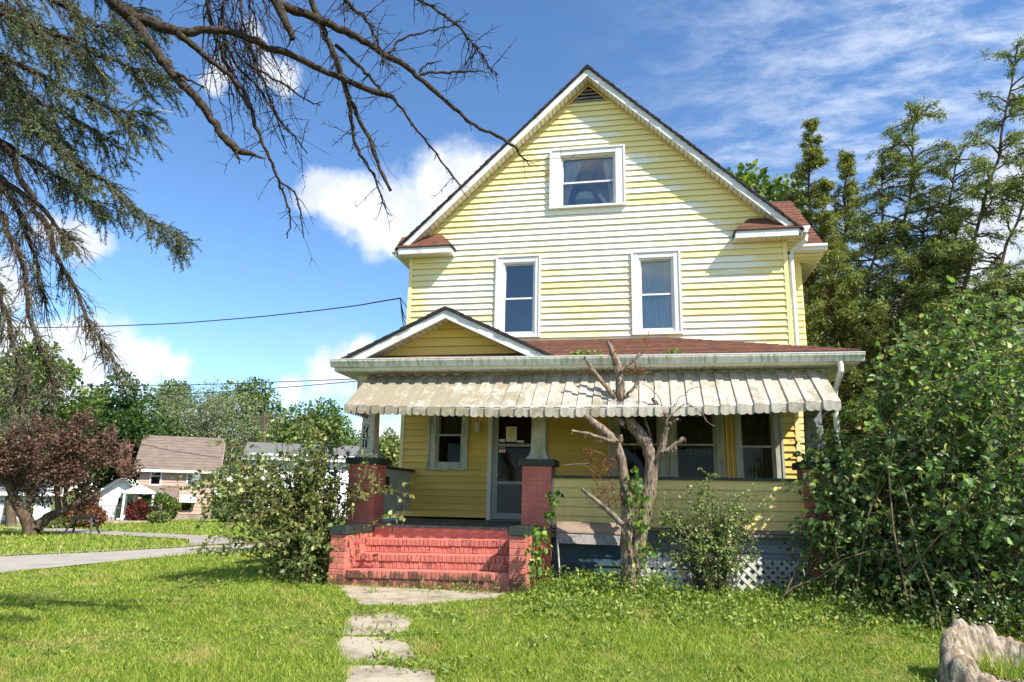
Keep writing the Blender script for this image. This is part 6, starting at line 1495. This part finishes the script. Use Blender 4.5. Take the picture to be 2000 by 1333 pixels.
C = [(c_+rngp.normal(size=3)*0.35*r_, r_*rngp.uniform(0.28, 0.5)) for c_, r_ in C for _ in range(5)]
P, d_ = ell_points(rngp, C, 21000, 0.45)
leaves('crown', P, d_*0.6+rngp.normal(size=P.shape)*0.8+np.array([0,0,-0.2]), 0.115*rngp.uniform(0.5, 1.3, len(P)), LM['plum'], plum, rngp, 'dia', 0.6)
def bush(name, label, px, py, wpx, hpx, d, seed, lm, n=2500, ls=0.16, cat='bush'):
    a = atd(px, py, d); b = np.array([a[0], a[1], gz(a[0], a[1])]); rng = np.random.default_rng(seed); W_ = wpx*d/1366.8/2; H_ = hpx*d/1366.8
    root = empty(name, tuple(b), label, cat)
    st_ = [arc(b-np.array([0,0,.1]), b+np.array([rng.normal()*W_*0.5, rng.normal()*W_*0.5, H_*rng.uniform(0.4, 0.8)]), (0,0,0), 5, rng, 0.02) for _ in range(12)]
    tubes('stems', st_, [np.linspace(0.04, 0.01, 5)]*12, BK['brown'], root, 4)
    v = unit(rng.normal(size=(n,3))); k = (0.72+0.28*rng.random(n)**0.5)*(1+0.06*np.sin(v[:,0]*9+v[:,2]*7)); P = b+np.c_[v[:,0]*W_*k, v[:,1]*W_*k, H_*0.5+v[:,2]*H_*0.52*k]
    leaves('foliage', P, v+rng.normal(size=(n,3))*0.6, ls*rng.uniform(0.5, 1.3, n), LM[lm], root, rng, 'dia', 0.6); return root
bush('round_bush', 'clipped round green bush in front of the pink house', 303, 1018, 66, 45, 50, 130, 'mid', 3000, 0.20)
bush('red_bush', 'low red leaved bush between the white porch and the round bush', 268, 1022, 34, 34, 49, 131, 'red', 1300, 0.16)
bush('yellow_bush', 'low yellowish bush at the foot of the round green bush', 308, 1024, 32, 18, 47, 132, 'bush_l', 900, 0.15)
bush('rusty_bush', 'rust tinged bush behind the black sawhorse', 160, 1032, 62, 36, 40, 133, 'rust', 1500, 0.16)
bush('green_bush', 'flat green bush under the purple plum tree', 120, 1034, 60, 20, 40, 134, 'bush_l', 1200, 0.15)
bush('red_flower_bush', 'small red flowering bush behind the straggly shrub', 515, 1030, 34, 26, 40, 135, 'red', 900, 0.12)
bush('house_bush', 'dark bush against the gable end of the pink house', 462, 1030, 90, 70, 48, 136, 'dark', 2500, 0.2)
# ------------------------------------------------------------------ sawhorse, flags, pole and wires
a = gp(134, 1045); b = gp(184, 1045); saw = empty('black_sawhorse', ((a[0]+b[0])/2, (a[1]+b[1])/2, gz(a[0], a[1])), 'black wooden sawhorse standing on the lawn by the plum tree', 'sawhorse')
top = 0.62; A = Vector((a[0], a[1], gz(a[0], a[1]))); B = Vector((b[0], b[1], gz(b[0], b[1]))); ax = (B-A).normalized(); sd = Vector((-ax.y, ax.x, 0))
MB().bar(A+Vector((0,0,top)), B+Vector((0,0,top)), 0.07, 0.12).build('beam', MAT['black'], saw)
for e_, s1 in ((A, 1), (B, -1)):
    for s in (-1, 1): MB().bar(e_+sd*0.32*s-ax*0.05*s1+Vector((0,0,-0.03)), e_+sd*0.04*s+ax*0.18*s1+Vector((0,0,top)), 0.07, 0.05).build('leg', MAT['black'], saw)
for (px, py), l in (((45,1084),'small yellow marker flag in the grass near the street bend'), ((115,1086),'small yellow marker flag in the grass near the kerb and the driveway')):
    a = gp(px, py); f = empty('marker_flag', (a[0], a[1], gz(a[0], a[1])), l, 'flag', 'yellow marker flags'); z = gz(a[0], a[1])
    MB().tube([(a[0], a[1], z-0.05), (a[0], a[1], z+0.21)], [0.004, 0.004], 5).build('stem', MAT['metal'], f)
    MB().add([(a[0],a[1],z+0.15),(a[0]+0.055,a[1]+0.02,z+0.155),(a[0]+0.055,a[1]-0.01,z+0.205),(a[0],a[1],z+0.21)], [(0,1,2,3)]).build('cloth', MAT['paper_yellow'], f)
a = atd(515, 1000, 58); z = gz(a[0], a[1]); tp_ = atd(517, 806, 58)
pole = empty('utility_pole', (a[0], a[1], z), 'brown wooden utility pole rising behind the straggly shrub', 'utility pole')
MB().tube([(a[0],a[1],z-0.3),(tp_[0],tp_[1],tp_[2])], [0.17,0.12], 10).build('shaft', BK['brown'], pole, True)
MB().bar((tp_[0]-0.9,tp_[1],tp_[2]-0.5),(tp_[0]+0.9,tp_[1],tp_[2]-0.5),0.10,0.12).build('crossarm', BK['brown'], pole)
def wire(name, label, pix, ds_, r_): 
    Q = trace(pix, ds_, 0, 6); return tag(tubes(name, [Q], [np.full(len(Q), r_)], MAT['black'], None, 5), label, 'cable')
wire('service_cable', 'thick service cable sagging from the street to the corner of the yellow house', [(-300,632),(0,642),(200,638),(350,632),(500,620),(620,607),(700,597),(750,588),(782,583)], [30,13.5], 0.016)
Q0 = atd(782, 583, 13.5); E0 = np.array([-0.02, 0.15, 4.40])
lp_ = [arc(Q0, E0+np.array([0,0,dz]), (0,0,sag), 8, rsp) for dz, sag in ((0.14,0.0),(-0.10,-0.20),(0.0,-0.16),(-0.2,-0.26))]
tag(tubes('drip_loops', lp_, [np.full(8, 0.009)]*4, MAT['black'], None, 5), 'black cable drip loops at the corner of the yellow house', 'cable')
wire('telephone_wire', 'upper of the two thin wires passing behind the awning', [(-200,758),(130,755),(400,752),(712,740),(1000,728)], [44,36], 0.022)
wire('telephone_wire', 'lower of the two thin wires passing behind the awning', [(-200,790),(250,775),(400,768),(560,757),(708,744),(1000,722)], [44,36], 0.022)
wire('street_wire', 'thin wire crossing in front of the pink house roof', [(-100,850),(170,800),(250,862),(330,880),(430,895)], [50,50], 0.02)

# weeds sprouting in the porch gutter
rngw = np.random.default_rng(33); Pg = []
for px, n in ((1125,60),(1140,50),(1167,45),(1310,40),(1325,20),(1045,20)):
    c = aty(px, 692, -2.40); Pg.append(np.c_[c[0]+rngw.normal(size=n)*0.05, np.full(n, -2.40)+rngw.normal(size=n)*0.015, 3.06+rngw.random(n)*0.09])
Pg = np.concatenate(Pg)
tag(leaves('gutter_weeds', Pg, rngw.normal(size=Pg.shape)*0.6+np.array([0,0,1]), rngw.uniform(0.02, 0.06, len(Pg)), LM['weed'], None, rngw, 'oval', 0.4), 'small weeds sprouting from the porch gutter', 'weeds', kind='stuff')
